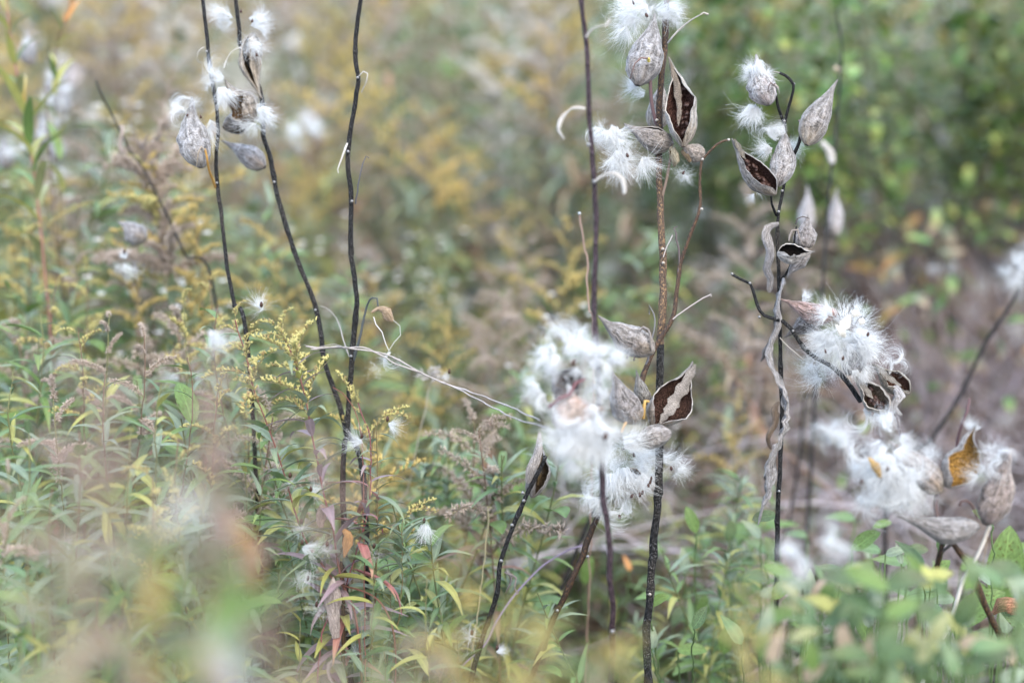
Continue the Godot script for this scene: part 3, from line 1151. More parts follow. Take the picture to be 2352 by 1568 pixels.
	for i in 700:
		var p := Vector3(r.randf_range(0.62, 1.95), r.randf_range(0.1, 0.75), r.randf_range(-3.6, -2.5))
		var l := r.randf_range(0.03, 0.06)
		places.append(th.transform.affine_inverse() * Transform3D(Basis(Vector3(r.randfn(), r.randfn(), r.randfn()).normalized(), r.randf() * TAU).scaled(Vector3(l * 1.3, l, l)), p))
		var v := r.randf_range(0.7, 1.3)
		tints.append(Color(1.5 * v, 1.4 * v, 1.5 * v) if r.randf() < 0.45 else (Color(3.2, 1.3, 2.0) * v if r.randf() < 0.4 else Color(2.6, 1.4, 3.4) * v))
	many("thicket_leaves", "", "", lf.mesh(M.leaf), places, tints, th)


func far_edge() -> void:
	var r := RandomNumberGenerator.new()
	r.seed = 31
	var lf := leaf_mb("olive", 1, 5)
	for b in 12:
		var x := -9.0 + b * 1.65 + r.randf_range(-0.4, 0.4)
		var root := thing("far_bush", "olive brown bush at the far edge of the meadow, " + ["at the left end", "second from the left end", "third from the left end", "fourth from the left end", "fifth from the left end", "left of the middle", "right of the middle", "fifth from the right end", "fourth from the right end", "third from the right end", "second from the right end", "at the right end"][b], "bush", Vector3(x, 0, -12.0 - r.randf_range(0.0, 1.6)), "bushes at the far edge")
		var places := []
		var tints := PackedColorArray()
		var mb := Mb.new()
		for i in 9:
			var a := r.randf() * TAU
			var tip := Vector3(cos(a) * 0.7, r.randf_range(1.2, 2.6), sin(a) * 0.6)
			mb.tube([root.position, root.position + tip * 0.5 + Vector3(0, 0.2, 0), root.position + tip], [0.03, 0.02, 0.006], 5, [Color(0.14, 0.11, 0.08)])
			for w in 110:
				var q := tip * r.randf_range(0.3, 1.08) + Vector3(r.randfn(), r.randfn(), r.randfn()) * 0.22
				if q.y < 0.02:
					continue
				var l := r.randf_range(0.07, 0.12)
				places.append(Transform3D(Basis(Vector3(r.randfn(), r.randfn(), r.randfn()).normalized(), r.randf() * TAU).scaled(Vector3(l * 3.0, l, l)), q))
				var v := r.randf_range(0.7, 1.4)
				tints.append(Color(v * r.randf_range(0.8, 1.5), v, v * 0.9))
		build("branches", mb, M.twig, root)
		many("crown", "", "", lf.mesh(M.leaf), places, tints, root)


# leafy plants that fill the left and the lower middle, each with its top at a place in the photo
func fill_low() -> void:
	var r := RandomNumberGenerator.new()
	r.seed = 640
	var kinds := ["leafy", "leafy", "leafy", "gold", "leafy", "dead"]
	var protos := {}
	for kind in kinds + ["lilac", "aster"]:
		protos[kind] = [proto(kind, 5), proto(kind, 6)]
	for i in 262:
		var x := r.randf_range(-40, 1150) if i < 100 else r.randf_range(850, 1260) if i < 132 else r.randf_range(1500, 1760)
		var y := r.randf_range(700, 1400) if i < 100 else r.randf_range(1080, 1450)
		if x > 600 and i < 100:
			y = maxf(y, 1000)
		var d := r.randf_range(1.68, 2.2)
		if i >= 150:
			x = r.randf_range(620, 1780)
			y = r.randf_range(470, 1000)
			d = r.randf_range(2.2, 3.0)
		if i >= 225:
			x = r.randf_range(-40, 440)
			y = r.randf_range(240, 640)
			d = r.randf_range(2.15, 2.8)
		var p := at(x, y, d)
		var kind: String = kinds[r.randi() % kinds.size()]
		if kind == "gold" and x < 620 and i < 225:
			kind = "dead" if i % 3 == 0 else "leafy"
		if i >= 150:
			kind = ["leafy", "leafy", "leafy", "gold", "leafy", "aster", "dead"][i % 7]
		elif i >= 100 and kind in ["gold", "dead"]:
			kind = "leafy"
		var k := r.randi() % 2
		var s := clampf(p.y / 0.9, 0.5, 1.1)
		var T := Transform3D(Basis(Vector3.UP, r.randf() * TAU).rotated(Vector3(r.randfn(), 0, r.randfn()).normalized(), r.randf_range(0, 0.12)).scaled(Vector3(s, s, s)), Vector3(p.x, p.y - s * 0.9, p.z))
		var o := thing(KIND_NAMES[kind][0], ("short " if s < 0.66 else "tall ") + ("nearer " if d < 1.93 else "farther " if i < 150 else "distant ") + KIND_NAMES[kind][1].replace("blurred ", "soft ") + ", " + where_in_photo(Vector3(x, y, d)), KIND_NAMES[kind][2], T.origin, "leafy plants between the stalks")
		o.transform = T
		for part in ["stem", "foliage", "plume"]:
			if protos[kind][k].has(part):
				var made := put(part, protos[kind][k][part], T, o)
				if part == "plume":
					made.set_meta("kind", "stuff")


# ---------------------------------------------------------------- the milkweeds

const BLACK := Color(0.19, 0.187, 0.20)
const LIFE := Color(0.27, 0.16, 0.14)
const GREY := Color(0.40, 0.385, 0.39)
const BEIGE := Color(0.46, 0.40, 0.33)


func milkweed(label: String, x: float, y: float, d: float, drift := Vector2.ZERO) -> Node3D:
	var e := at(x, y, d)
	return thing("milkweed_stalk", label, "milkweed", Vector3(e.x + drift.x, 0, e.z + drift.y))


func left_pair() -> void:
	var d := 1.69
	var a := milkweed("slim dark milkweed stalk at left with grey floss-topped pod hanging on an orange stalklet", 560, 800, d)
	stem(a, "stem", [[463, -30, d], [465, 0, d], [474, 84, d], [484, 168, d], [494, 228, d], [501, 302, d], [496, 353, d], [499, 433, d], [507, 487, d], [511, 527, d], [522, 620, d], [535, 690, d]], 4.4, 6.0, M.flecked, BLACK, Color(-1, 0, 0), true)
	scars(a, [[474, 118], [497, 420], [499, 318]], d - 0.004, 3.6)
	var p := pod(a, [456, 386, d - 0.03], [440, 222, d - 0.02], 38.0, {"roll": 150.0, "bend": 0.04, "tone": Color(0.50, 0.50, 0.525), "tone2": Color(0.37, 0.36, 0.375), "foot": Color(0.36, 0.33, 0.31), "label": "plump grey hanging pod with floss at its top"})
	stem(a, "pod_stalk", [[470, 342, d - 0.045], [474, 360, d - 0.045], [479, 388, d - 0.03], [494, 430, d]], 2.6, 3.2, M.twig, Color(0.36, 0.20, 0.06))
	ribbon(a, "pod_hook", [[471, 345, d - 0.05], [462, 336, d - 0.052], [455, 350, d - 0.053], [452, 372, d - 0.05], [450, 384, d - 0.045]], [2.0, 2.6, 2.2, 1.4], BEIGE, 0.0, 1.4)
	floss(p, 440, 245, d - 0.03, 20, 13, ["loop", "silk", "loop", "mess"], 21.0, Vector2(-1, -0.4), 0.7)
	floss(p, 415, 256, d - 0.03, 12, 8, ["loop", "star"], 17.0, Vector2(-1, 0.1), 0.5)
	floss(p, 478, 290, d - 0.02, 16, 9, ["silk", "fan"], 30.0, Vector2(0.1, 1), 0.15)
	seeds(p, [[428, 268], [461, 272]], d - 0.045, 6.0)
	ribbon(a, "bark_curl", [[470, 107, d], [460, 112, d - 0.01], [453, 122, d - 0.012], [452, 136, d - 0.01], [459, 144, d], [466, 141, d]], [1.0, 1.4, 1.2, 0.8], TONE.pale, 1.0, 1.2)

	d = 1.71
	var b := milkweed("dark milkweed stalk leaning left with three pods high up, right of the slim one", 790, 1000, d)
	stem(b, "stem", [[538, -30, d], [541, 0, d], [548, 67, d], [554, 111, d], [578, 161, d], [595, 202, d], [601, 228, d], [605, 286, d], [605, 312, d], [618, 356, d], [628, 403, d], [638, 454, d], [659, 527, d], [680, 590, d], [702, 645, d], [723, 700, d], [735, 760, d], [745, 830, d], [765, 890, d], [780, 930, d], [792, 985, d]], 5.2, 8.0, M.flecked, BLACK, Color(-1, 0, 0), true)
	scars(b, [[606, 300], [629, 418], [724, 712], [556, 108]], d - 0.005, 4.0)
	p = pod(b, [580, 76, d + 0.01], [600, 226, d - 0.015], 27.0, {"roll": 20.0, "gap": 40.0, "bend": 0.1, "rough": 0.2, "tone": Color(0.50, 0.44, 0.37), "tone2": Color(0.34, 0.28, 0.22), "foot": Color(0.48, 0.42, 0.36), "inner": Color(0.30, 0.22, 0.14), "label": "shrivelled beige pod hanging beak down"})
	floss(p, 524, 36, d - 0.01, 20, 12, ["fan", "loop", "fan"], 26.0, Vector2(-1, 0.1), 0.6)
	floss(p, 580, 45, d - 0.01, 22, 12, ["star", "fan", "silk"], 24.0, Vector2(0.6, -0.2), 0.9)
	floss(p, 596, 66, d - 0.01, 14, 6, ["fan"], 24.0, Vector2(1, 0.1), 0.5)
	floss(p, 570, 95, d - 0.02, 16, 9, ["silk", "mess"], 28.0, Vector2(0.4, 1), 0.4)
	seeds(p, [[553, 30], [578, 52], [590, 130]], d - 0.03, 7.0)
	ribbon(b, "bark_curl", [[553, 108, d - 0.01], [541, 112, d - 0.02], [530, 120, d - 0.022], [521, 135, d - 0.02], [514, 155, d - 0.02]], [1.6, 1.4, 1.3, 1.8], TONE.pale, 0.4, 1.0)
	p = pod(b, [584, 276, d - 0.035], [516, 184, d - 0.04], 34.0, {"roll": -55.0, "gap": 130.0, "bend": -0.05, "tone": Color(0.46, 0.43, 0.40), "tone2": Color(0.30, 0.27, 0.25), "inner": Color(0.38, 0.23, 0.10), "label": "wide open pod with orange brown lining, between the two leaning stalks"})
	floss(p, 498, 178, d - 0.05, 14, 12, ["silk", "loop", "mess"], 22.0, Vector2(-0.7, -0.5), 0.7)
	floss(p, 512, 205, d - 0.055, 10, 10, ["silk"], 30.0, Vector2(0.3, 1), 0.25)
	floss(p, 478, 192, d - 0.045, 10, 6, ["loop", "star"], 16.0, Vector2(-1, 0.1), 0.4)
	floss(p, 598, 262, d - 0.05, 24, 15, ["fan", "star", "silk"], 27.0, Vector2(0.5, 0.6), 1.0)
	floss(p, 575, 282, d - 0.05, 20, 9, ["fan", "mess"], 24.0, Vector2(-0.5, 0.6), 0.7)
	p = pod(b, [512, 292, d - 0.01], [596, 268, d + 0.01], 24.0, {"roll": 60.0, "gap": 50.0, "tone": Color(0.34, 0.33, 0.34), "tone2": Color(0.21, 0.20, 0.20), "foot": Color(0.14, 0.11, 0.08), "inner": Color(0.16, 0.11, 0.07)})
	p = pod(b, [610, 384, d + 0.03], [508, 322, d + 0.05], 27.0, {"roll": -110.0, "bend": -0.06, "tone": Color(0.42, 0.42, 0.45), "tone2": Color(0.36, 0.32, 0.31), "foot": Color(0.45, 0.38, 0.33), "label": "small pale pod lying level beside the stalk"})

	d = 1.67
	var c := milkweed("bare black forked milkweed stalk without pods, right of the leaning pair", 797, 1000, d)
	stem(c, "stem", [[829, -30, d], [828, 0, d], [817, 86, d], [818, 144, d], [823, 187, d], [814, 245, d], [805, 302, d], [799, 346, d], [799, 389, d], [807, 452, d], [806, 520, d], [806, 580, d], [818, 680, d], [812, 760, d], [808, 830, d], [801, 900, d], [798, 985, d]], 5.0, 8.4, M.flecked, BLACK * 0.85, Color(-1, 0, 0), true)
	scars(c, [[821, 178], [799, 348], [806, 818], [808, 462]], d - 0.005, 4.2)
	ribbon(c, "bark_curl", [[824, 175, d - 0.01], [834, 164, d - 0.012], [844, 168, d - 0.012], [841, 188, d - 0.01], [829, 212, d]], [1.2, 2.0, 1.6, 1.4], TONE.pale, 0.6, 1.0)
	ribbon(c, "bark_curl", [[797, 328, d - 0.005], [785, 363, d - 0.015], [775, 389, d - 0.018], [777, 398, d - 0.018]], [3.0, 2.6, 1.8, 1.2], TONE.pale, 0.3, 0.9)
	stem(c, "twig", [[847, 363, d - 0.02], [840, 358, d - 0.02], [832, 374, d - 0.02], [822, 440, d - 0.01], [816, 468, d]], 1.3, 2.0, M.twig, Color(0.10, 0.10, 0.11))
	stem(c, "twig", [[868, 703, d - 0.03], [866, 685, d - 0.03], [855, 684, d - 0.03], [843, 701, d - 0.02], [827, 771, d - 0.01], [810, 832, d]], 1.8, 3.4, M.twig, Color(0.07, 0.075, 0.08))
	stem(c, "twig", [[735, 703, d + 0.03], [751, 708, d + 0.03], [771, 729, d + 0.03], [790, 787, d + 0.01], [804, 822, d]], 1.0, 1.8, M.twig, Color(0.28, 0.26, 0.25))
	ribbon(c, "dried_leaf", [[853, 717, d - 0.03], [868, 709, d - 0.03], [888, 718, d - 0.035], [903, 738, d - 0.03]], [4.0, 12.0, 17.0, 4.0], Color(0.42, 0.32, 0.23), 0.3, 1.2, 0.25)
	stem(c, "hanging_fibre", [[858, 728, d - 0.03], [864, 745, d - 0.03], [876, 762, d - 0.03], [885, 790, d - 0.03], [893, 805, d - 0.03]], 1.6, 0.8, M.twig, TONE.pale * 0.7)
	stem(c, "hanging_fibre", [[903, 735, d - 0.03], [919, 748, d - 0.03], [919, 770, d - 0.03], [905, 785, d - 0.03], [893, 805, d - 0.03]], 0.7, 0.7, M.twig, TONE.pale * 0.7)


func centre() -> void:
	var d := 1.6
	var e := milkweed("tall speckled milkweed stalk at centre with golden brown upper part and many pods", 1488, 1568, 1.64)
	stem(e, "stem", [[1533, -30, d], [1532, 0, d], [1529, 75, d], [1522, 150, d], [1516, 230, d], [1514, 300, d], [1513, 400, d], [1517, 470, d], [1521, 560, d], [1523, 640, d], [1521, 700, d], [1517, 790, d]], 7.0, 8.8, M.golden, Color(0.38, 0.33, 0.34), Color(0.80, 0.76, 0.74), false)
	stem(e, "stem", [[1517, 788, d + 0.002], [1515, 850, d], [1515, 950, d], [1516, 1025, d], [1514, 1118, d], [1501, 1247, d + 0.01], [1494, 1358, d + 0.02], [1487, 1451, d + 0.03], [1490, 1568, d + 0.04]], 8.6, 10.6, M.flecked, BLACK * 1.1, Color(-1, 0, 0), true)
	scars(e, [[1524, 604], [1523, 572], [1509, 276], [1493, 1365]], d - 0.006, 4.6, Color(0.5, 0.43, 0.36))
	# upper left: hanging pod on its own stalk
	stem(e, "branch", [[1491, 141, d - 0.025], [1493, 175, d - 0.02], [1496, 231, d - 0.01], [1508, 285, d]], 3.4, 4.6, M.twig, Color(0.13, 0.085, 0.09))
	stem(e, "pod_stalk", [[1490, 134, d - 0.04], [1491, 150, d - 0.032], [1492, 172, d - 0.022]], 3.6, 3.8, M.twig, Color(0.46, 0.38, 0.10))
	var p := pod(e, [1466, 196, d - 0.02], [1504, 30, d - 0.01], 40.0, {"roll": 140.0, "bend": -0.03, "tone": Color(0.49, 0.48, 0.50), "tone2": Color(0.33, 0.32, 0.33), "foot": Color(0.44, 0.38, 0.34), "label": "large grey pod high on the left with floss bursting from its beak"})
	ribbon(e, "pod_hook", [[1489, 134, d - 0.045], [1474, 132, d - 0.05], [1459, 145, d - 0.05], [1451, 170, d - 0.048], [1447, 182, d - 0.04]], [2.4, 2.6, 2.2, 2.6], Color(0.28, 0.20, 0.19), 0.0, 1.4)
	floss(p, 1470, 20, d - 0.01, 34, 20, ["star", "fan", "silk"], 34.0, Vector2(-0.7, 0.25), 0.9)
	floss(p, 1450, 45, d - 0.01, 26, 14, ["fan", "fan", "star"], 36.0, Vector2(-0.7, 0.8), 0.5)
	floss(p, 1515, 22, d - 0.012, 24, 14, ["silk", "star", "mess"], 28.0, Vector2(0.4, 0.1), 0.9)
	floss(p, 1549, 40, d - 0.01, 14, 7, ["star", "fan"], 22.0, Vector2(0.8, 0.6), 0.6)
	seeds(p, [[1457, 11], [1488, 40]], d - 0.04, 8.0)
	ribbon(e, "bark_curl", [[1534, 100, d - 0.01], [1544, 84, d - 0.02], [1558, 69, d - 0.02], [1585, 48, d - 0.025], [1611, 33, d - 0.03]], [2.6, 2.8, 2.0, 1.6], TONE.pale * 0.85, 0.5, 1.2)
	stem(e, "twig", [[1627, 33, d - 0.03], [1618, 29, d - 0.03], [1609, 34, d - 0.03]], 2.8, 1.6, M.twig, Color(0.34, 0.30, 0.27))
	# second pod behind, with a brush of floss to its left
	p = pod(e, [1503, 300, d + 0.03], [1519, 175, d + 0.035], 27.0, {"roll": -120.0, "bend": -0.07, "tone": Color(0.47, 0.45, 0.44), "tone2": Color(0.36, 0.32, 0.29), "foot": Color(0.36, 0.29, 0.22)})
	floss(p, 1474, 204, d + 0.03, 13, 12, ["fan", "fan", "silk"], 26.0, Vector2(-1, 0.05), 0.35)
	# the open brown pod
	p = pod(e, [1567, 338, d - 0.03], [1547, 128, d - 0.015], 31.0, {"roll": -12.0, "gap": 118.0, "bend": 0.05, "hook": -0.05, "tone": Color(0.50, 0.47, 0.44), "tone2": Color(0.36, 0.32, 0.29), "inner": Color(0.15, 0.082, 0.068), "packed": Color(1, 1, 1), "membrane": [-0.24, 0.30, 0.22, 0.93], "membrane_tone": Color(0.66, 0.58, 0.50), "label": "open pod showing dark brown seeds and a pale core"})
	# level pod with lobes of floss at its mouth
	p = pod(e, [1546, 334, d - 0.005], [1433, 284, d - 0.01], 27.0, {"roll": 70.0, "gap": 35.0, "bend": -0.13, "tone": Color(0.42, 0.38, 0.36), "tone2": Color(0.25, 0.22, 0.21), "foot": Color(0.40, 0.34, 0.29), "inner": Color(0.2, 0.15, 0.11), "label": "level grey brown pod pointing left with white silk at its mouth"})
	floss(p, 1410, 300, d - 0.02, 16, 16, ["silk", "silk", "loop"], 25.0, Vector2(0.3, 1), 0.6)
	floss(p, 1428, 335, d - 0.025, 20, 16, ["silk", "fan"], 27.0, Vector2(0.3, 1), 0.6)
	floss(p, 1392, 305, d - 0.015, 18, 10, ["loop", "star", "fan"], 22.0, Vector2(-1, 0.3), 0.6)
	floss(p, 1428, 365, d - 0.02, 24, 14, ["star", "fan", "star"], 36.0, Vector2(-0.1, 1), 0.55)
	floss(p, 1476, 358, d - 0.02, 12, 7, ["fan", "star"], 36.0, Vector2(0.2, 1), 0.4)
	seeds(p, [[1443, 362]], d - 0.05, 8.0)
	# husks and the small tuft under the open pod
	p = pod(e, [1616, 364, d - 0.02], [1563, 330, d - 0.03], 21.0, {"roll": 120.0, "tone": Color(0.47, 0.41, 0.36), "tone2": Color(0.33, 0.28, 0.26), "foot": Color(0.45, 0.34, 0.25)})
	ribbon(e, "husk", [[1547, 336, d - 0.02], [1546, 355, d - 0.025], [1553, 372, d - 0.028], [1548, 383, d - 0.02]], [10.0, 18.0, 14.0, 3.0], Color(0.36, 0.32, 0.24), 0.3, 1.1, 0.3)
	ribbon(e, "husk", [[1570, 342, d - 0.025], [1580, 358, d - 0.03], [1586, 372, d - 0.03]], [9.0, 12.0, 3.0], Color(0.20, 0.15, 0.10), 0.2, 1.0, -0.3)
	floss(p, 1570, 398, d - 0.02, 12, 9, ["silk", "star", "mess"], 19.0, Vector2(-0.1, 1), 0.8)
	seeds(p, [[1568, 401]], d - 0.045, 7.0)
	stem(e, "branch", [[1544, 330, d - 0.01], [1540, 365, d - 0.01], [1532, 412, d - 0.005], [1521, 452, d]], 2.6, 3.4, M.twig, Color(0.20, 0.15, 0.12))
	# right branch
	stem(e, "branch", [[1674, 321, d - 0.05], [1660, 324, d - 0.05], [1645, 333, d - 0.048], [1626, 352, d - 0.045], [1613, 368, d - 0.04], [1608, 418, d - 0.035], [1609, 470, d - 0.03], [1605, 492, d - 0.03], [1578, 560, d - 0.02], [1562, 612, d - 0.015], [1552, 700, d - 0.012], [1540, 742, d - 0.012], [1518, 777, d - 0.012], [1489, 831, d - 0.016], [1475, 875, d - 0.02], [1464, 930, d - 0.03]], 2.4, 6.4, M.golden, Color(0.55, 0.48, 0.47), Color(0.42, 0.36, 0.36), false, 0.1)
	scars(e, [[1674, 321], [1612, 480], [1614, 366]], d - 0.05, 4.0, Color(0.52, 0.46, 0.40))
	stem(e, "twig", [[1556, 520, d - 0.02], [1546, 524, d - 0.02], [1555, 535, d - 0.02], [1557, 570, d - 0.018], [1558, 625, d - 0.016]], 1.6, 2.8, M.twig, Color(0.11, 0.09, 0.09))
	stem(e, "twig", [[1634, 681, d - 0.035], [1632, 676, d - 0.035], [1615, 684, d - 0.03], [1586, 704, d - 0.025], [1546, 733, d - 0.015]], 1.2, 1.8, M.twig, Color(0.44, 0.38, 0.36))
	stem(e, "twig", [[1524, 590, d - 0.01], [1533, 568, d - 0.014], [1545, 540, d - 0.02]], 1.0, 1.4, M.twig, Color(0.5, 0.44, 0.42))
	stem(e, "twig", [[1492, 722, d - 0.02], [1493, 700, d - 0.02], [1503, 720, d - 0.02], [1500, 775, d - 0.02], [1484, 836, d - 0.02]], 1.4, 2.2, M.twig, Color(0.16, 0.15, 0.16))
	# lower group of pods
	p = pod(e, [1503, 808, d - 0.035], [1374, 724, d - 0.05], 34.0, {"roll": 160.0, "bend": 0.05, "rough": 0.15, "tone": Color(0.42, 0.40, 0.40), "tone2": Color(0.27, 0.235, 0.22), "foot": Color(0.35, 0.28, 0.21), "label": "closed warty grey pod pointing left"})
	ribbon(e, "pod_hook", [[1500, 806, d - 0.05], [1496, 782, d - 0.055], [1488, 758, d - 0.055], [1477, 752, d - 0.05], [1470, 757, d - 0.05]], [3.0, 4.0, 6.0, 3.0], Color(0.40, 0.36, 0.34), 0.8, 1.4)
	seeds(p, [[1440, 824], [1456, 829]], d - 0.05, 7.0)
	p = pod(e, [1462, 972, d - 0.05], [1408, 850, d - 0.07], 33.0, {"roll": -150.0, "bend": 0.05, "rough": 0.13, "tone": Color(0.37, 0.35, 0.36), "tone2": Color(0.24, 0.21, 0.20), "foot": Color(0.50, 0.36, 0.20), "label": "closed pod with grey top and tan foot, left of the open one"})
	p = pod(e, [1492, 930, d - 0.02], [1461, 849, d - 0.03], 17.0, {"roll": -150.0, "bend": 0.08, "tone": Color(0.40, 0.39, 0.39), "tone2": Color(0.24, 0.23, 0.22)})
	p = pod(e, [1501, 981, d - 0.045], [1593, 831, d - 0.03], 37.0, {"roll": 8.0, "gap": 150.0, "bend": 0.03, "tone": Color(0.47, 0.44, 0.43), "tone2": Color(0.33, 0.29, 0.27), "inner": Color(0.15, 0.09, 0.075), "membrane": [0.12, 0.46, 0.08, 0.97], "membrane_tone": Color(0.80, 0.75, 0.71), "label": "wide open pod with white papery core and dark brown rim"})
	p = pod(e, [1543, 996, d - 0.055], [1428, 1034, d - 0.07], 25.0, {"roll": 165.0, "bend": -0.08, "rough": 0.14, "tone": Color(0.46, 0.44, 0.44), "tone2": Color(0.31, 0.28, 0.27), "foot": Color(0.33, 0.28, 0.27), "label": "hairy grey pod lying level under the open one"})
	floss(p, 1450, 1000, d - 0.07, 20, 7, ["fan", "star"], 30.0, Vector2(0.6, -0.2), 0.9)
	floss(p, 1440, 1018, d - 0.075, 10, 6, ["silk", "fan"], 34.0, Vector2(1, -0.1), 0.2)
	stem(e, "pod_stalk", [[1490, 922, d - 0.05], [1481, 921, d - 0.056], [1479, 935, d - 0.058], [1478, 960, d - 0.05]], 3.0, 3.4, M.twig, Color(0.44, 0.28, 0.10))
	stem(e, "pod_stalk", [[1443, 960, d - 0.06], [1434, 976, d - 0.065], [1428, 992, d - 0.06]], 3.4, 3.2, M.twig, Color(0.42, 0.25, 0.09))
	# floss and torn husk hanging under the group
	p = pod(e, [1478, 1098, d - 0.01], [1400, 1112, d - 0.02], 28.0, {"roll": 30.0, "gap": 90.0, "rough": 0.2, "tone": Color(0.44, 0.35, 0.27), "tone2": Color(0.33, 0.25, 0.19), "inner": Color(0.33, 0.24, 0.17), "label": "torn tan husk hanging in floss under the pod group"})
	floss(p, 1455, 1062, d - 0.02, 40, 24, ["mess", "silk", "star", "loop"], 30.0, Vector2.ZERO, 1.0)
	floss(p, 1500, 1068, d + 0.02, 34, 16, ["mess", "silk", "star"], 28.0, Vector2.ZERO, 1.0)
	floss(p, 1545, 1070, d + 0.03, 24, 9, ["star", "fan"], 26.0, Vector2(1, 0), 0.8)
	floss(p, 1385, 1100, d - 0.015, 32, 22, ["mess", "loop", "silk"], 26.0, Vector2.ZERO, 1.0)
	floss(p, 1354, 1160, d - 0.015, 9, 10, ["loop", "loop", "mess"], 21.0, Vector2(0.3, -1), 0.6)
	floss(p, 1372, 1140, d - 0.015, 22, 12, ["loop", "mess"], 22.0, Vector2.ZERO, 1.0)
	floss(p, 1415, 1160, d - 0.01, 34, 11, ["star", "loop", "mess"], 26.0, Vector2(0.1, 1), 0.8)
	floss(p, 1418, 1085, d - 0.03, 20, 8, ["silk"], 42.0, Vector2(0.25, 1), 0.2)
	floss(p, 1462, 1095, d - 0.035, 22, 8, ["fan"], 34.0, Vector2(0.1, 1), 0.4)
	seeds(p, [[1449, 1144], [1470, 1142], [1474, 1136], [1493, 1112], [1496, 1104], [1488, 1120], [1543, 1081], [1424, 1192], [1458, 1050]], d - 0.045, 8.0)

	# the nearer stalk with the big floss cluster
	d = 1.42
	var f := milkweed("reddish brown milkweed stalk nearest the viewer, carrying the big white floss cluster", 1405, 1568, d + 0.06)
	stem(f, "stem", [[1333, -30, d], [1335, 0, d], [1345, 84, d], [1350, 150, d], [1353, 249, d], [1358, 320, d], [1366, 417, d], [1369, 500, d], [1369, 580, d], [1365, 700, d], [1370, 800, d], [1376, 930, d], [1381, 1069, d], [1387, 1155, d], [1398, 1225, d], [1401, 1321, d], [1407, 1395, d + 0.01], [1407, 1469, d + 0.02], [1405, 1568, d + 0.04]], 4.6, 8.6, M.flecked, Color(0.36, 0.26, 0.32), Color(0.28, 0.17, 0.20), true)
	scars(f, [[1366, 417], [1352, 332], [1407, 1450]], d - 0.006, 5.0)
	ribbon(f, "bark_curl", [[1347, 86, d - 0.01], [1361, 66, d - 0.015], [1386, 57, d - 0.02], [1392, 58, d - 0.02], [1402, 45, d - 0.02]], [3.0, 3.6, 2.0, 3.0], TONE.pale * 0.9, 0.6, 1.0)
	ribbon(f, "bark_curl", [[1345, 249, d - 0.01], [1315, 249, d - 0.015], [1288, 276, d - 0.02], [1282, 300, d - 0.02], [1295, 319, d - 0.02]], [2.4, 4.4, 4.6, 4.0, 2.6], TONE.pale, 0.6, 1.0)
	ribbon(f, "bark_curl", [[1366, 417, d - 0.01], [1390, 400, d - 0.015], [1414, 396, d - 0.02], [1431, 411, d - 0.02], [1433, 445, d - 0.02]], [2.0, 3.0, 4.4, 4.8, 4.2], TONE.pale, 0.6, 1.0)
	p = pod(f, [1268, 960, d - 0.02], [1390, 940, d - 0.03], 42.0, {"roll": 60.0, "gap": 60.0, "tone": Color(0.62, 0.52, 0.47), "tone2": Color(0.52, 0.38, 0.33), "foot": Color(0.50, 0.36, 0.32), "inner": Color(0.30, 0.15, 0.13), "label": "pinkish beige husk buried in the white floss"})
	var husk := pod(f, [1330, 905, d - 0.01], [1262, 850, d], 34.0, {"roll": 30.0, "gap": 110.0, "rough": 0.2, "tone": Color(0.40, 0.37, 0.38), "tone2": Color(0.27, 0.24, 0.25), "inner": Color(0.17, 0.11, 0.10), "label": "grey torn husk in the upper part of the cluster"})
	stem(f, "branch", [[1345, 870, d - 0.035], [1322, 880, d - 0.04], [1310, 905, d - 0.045], [1285, 915, d - 0.04], [1262, 935, d - 0.03]], 2.4, 3.6, M.twig, Color(0.15, 0.06, 0.07))
	floss(husk, 1262, 812, d - 0.03, 22, 17, ["loop", "silk", "loop"], 26.0, Vector2(-0.6, 0.2), 0.9)
	floss(husk, 1310, 792, d - 0.01, 26, 16, ["loop", "mess", "loop"], 24.0, Vector2(0, -0.8), 0.9)
	floss(husk, 1345, 828, d - 0.03, 32, 22, ["silk", "mess", "loop"], 25.0, Vector2.ZERO, 1.0)
	floss(husk, 1388, 830, d - 0.02, 22, 18, ["silk", "mess", "loop"], 26.0, Vector2.ZERO, 1.0)
	floss(husk, 1240, 905, d - 0.02, 18, 12, ["loop", "loop", "silk"], 26.0, Vector2(-0.7, 0.2), 0.7)
	floss(husk, 1290, 870, d - 0.02, 30, 9, ["loop", "loop", "mess"], 26.0, Vector2.ZERO, 1.0)
	floss(husk, 1360, 885, d - 0.03, 18, 8, ["loop", "mess"], 26.0, Vector2.ZERO, 1.0)
	floss(p, 1290, 985, d - 0.04, 30, 26, ["silk", "mess", "loop"], 26.0, Vector2(-0.3, 0.8), 0.8)
	floss(p, 1340, 995, d - 0.05, 40, 36, ["silk", "mess", "loop"], 27.0, Vector2(0, 0.9), 0.9)
	floss(p, 1378, 980, d - 0.045, 26, 26, ["silk", "mess", "loop"], 32.0, Vector2(0.2, 0.6), 0.9)
	floss(p, 1375, 940, d - 0.04, 16, 10, ["silk", "mess"], 28.0, Vector2.ZERO, 0.9)
	floss(p, 1330, 1025, d - 0.04, 44, 26, ["fan", "mess", "silk"], 26.0, Vector2(0, 1), 0.5)
	floss(p, 1385, 1020, d - 0.04, 24, 13, ["fan", "mess", "silk"], 25.0, Vector2(0.2, 1), 0.5)
	for q in [[1388, 1012], [1314, 843]]:
		var s := put("seed", seed_mesh, Transform3D(aim(cam_at.basis * Vector3(R(-0.6, 0.6), 1, 0).normalized(), 0.3).scaled(Vector3(0.009, 0.009, 0.009)), at(q[0], q[1], d - 0.085)), p)
		s.name = "seed"

	# short bent stalk with a split grey pod, and its neighbours
	d = 1.62
	var j := milkweed("short black milkweed stalk bending left under a split grey pod, below the floss cluster", 1079, 1568, 1.66)
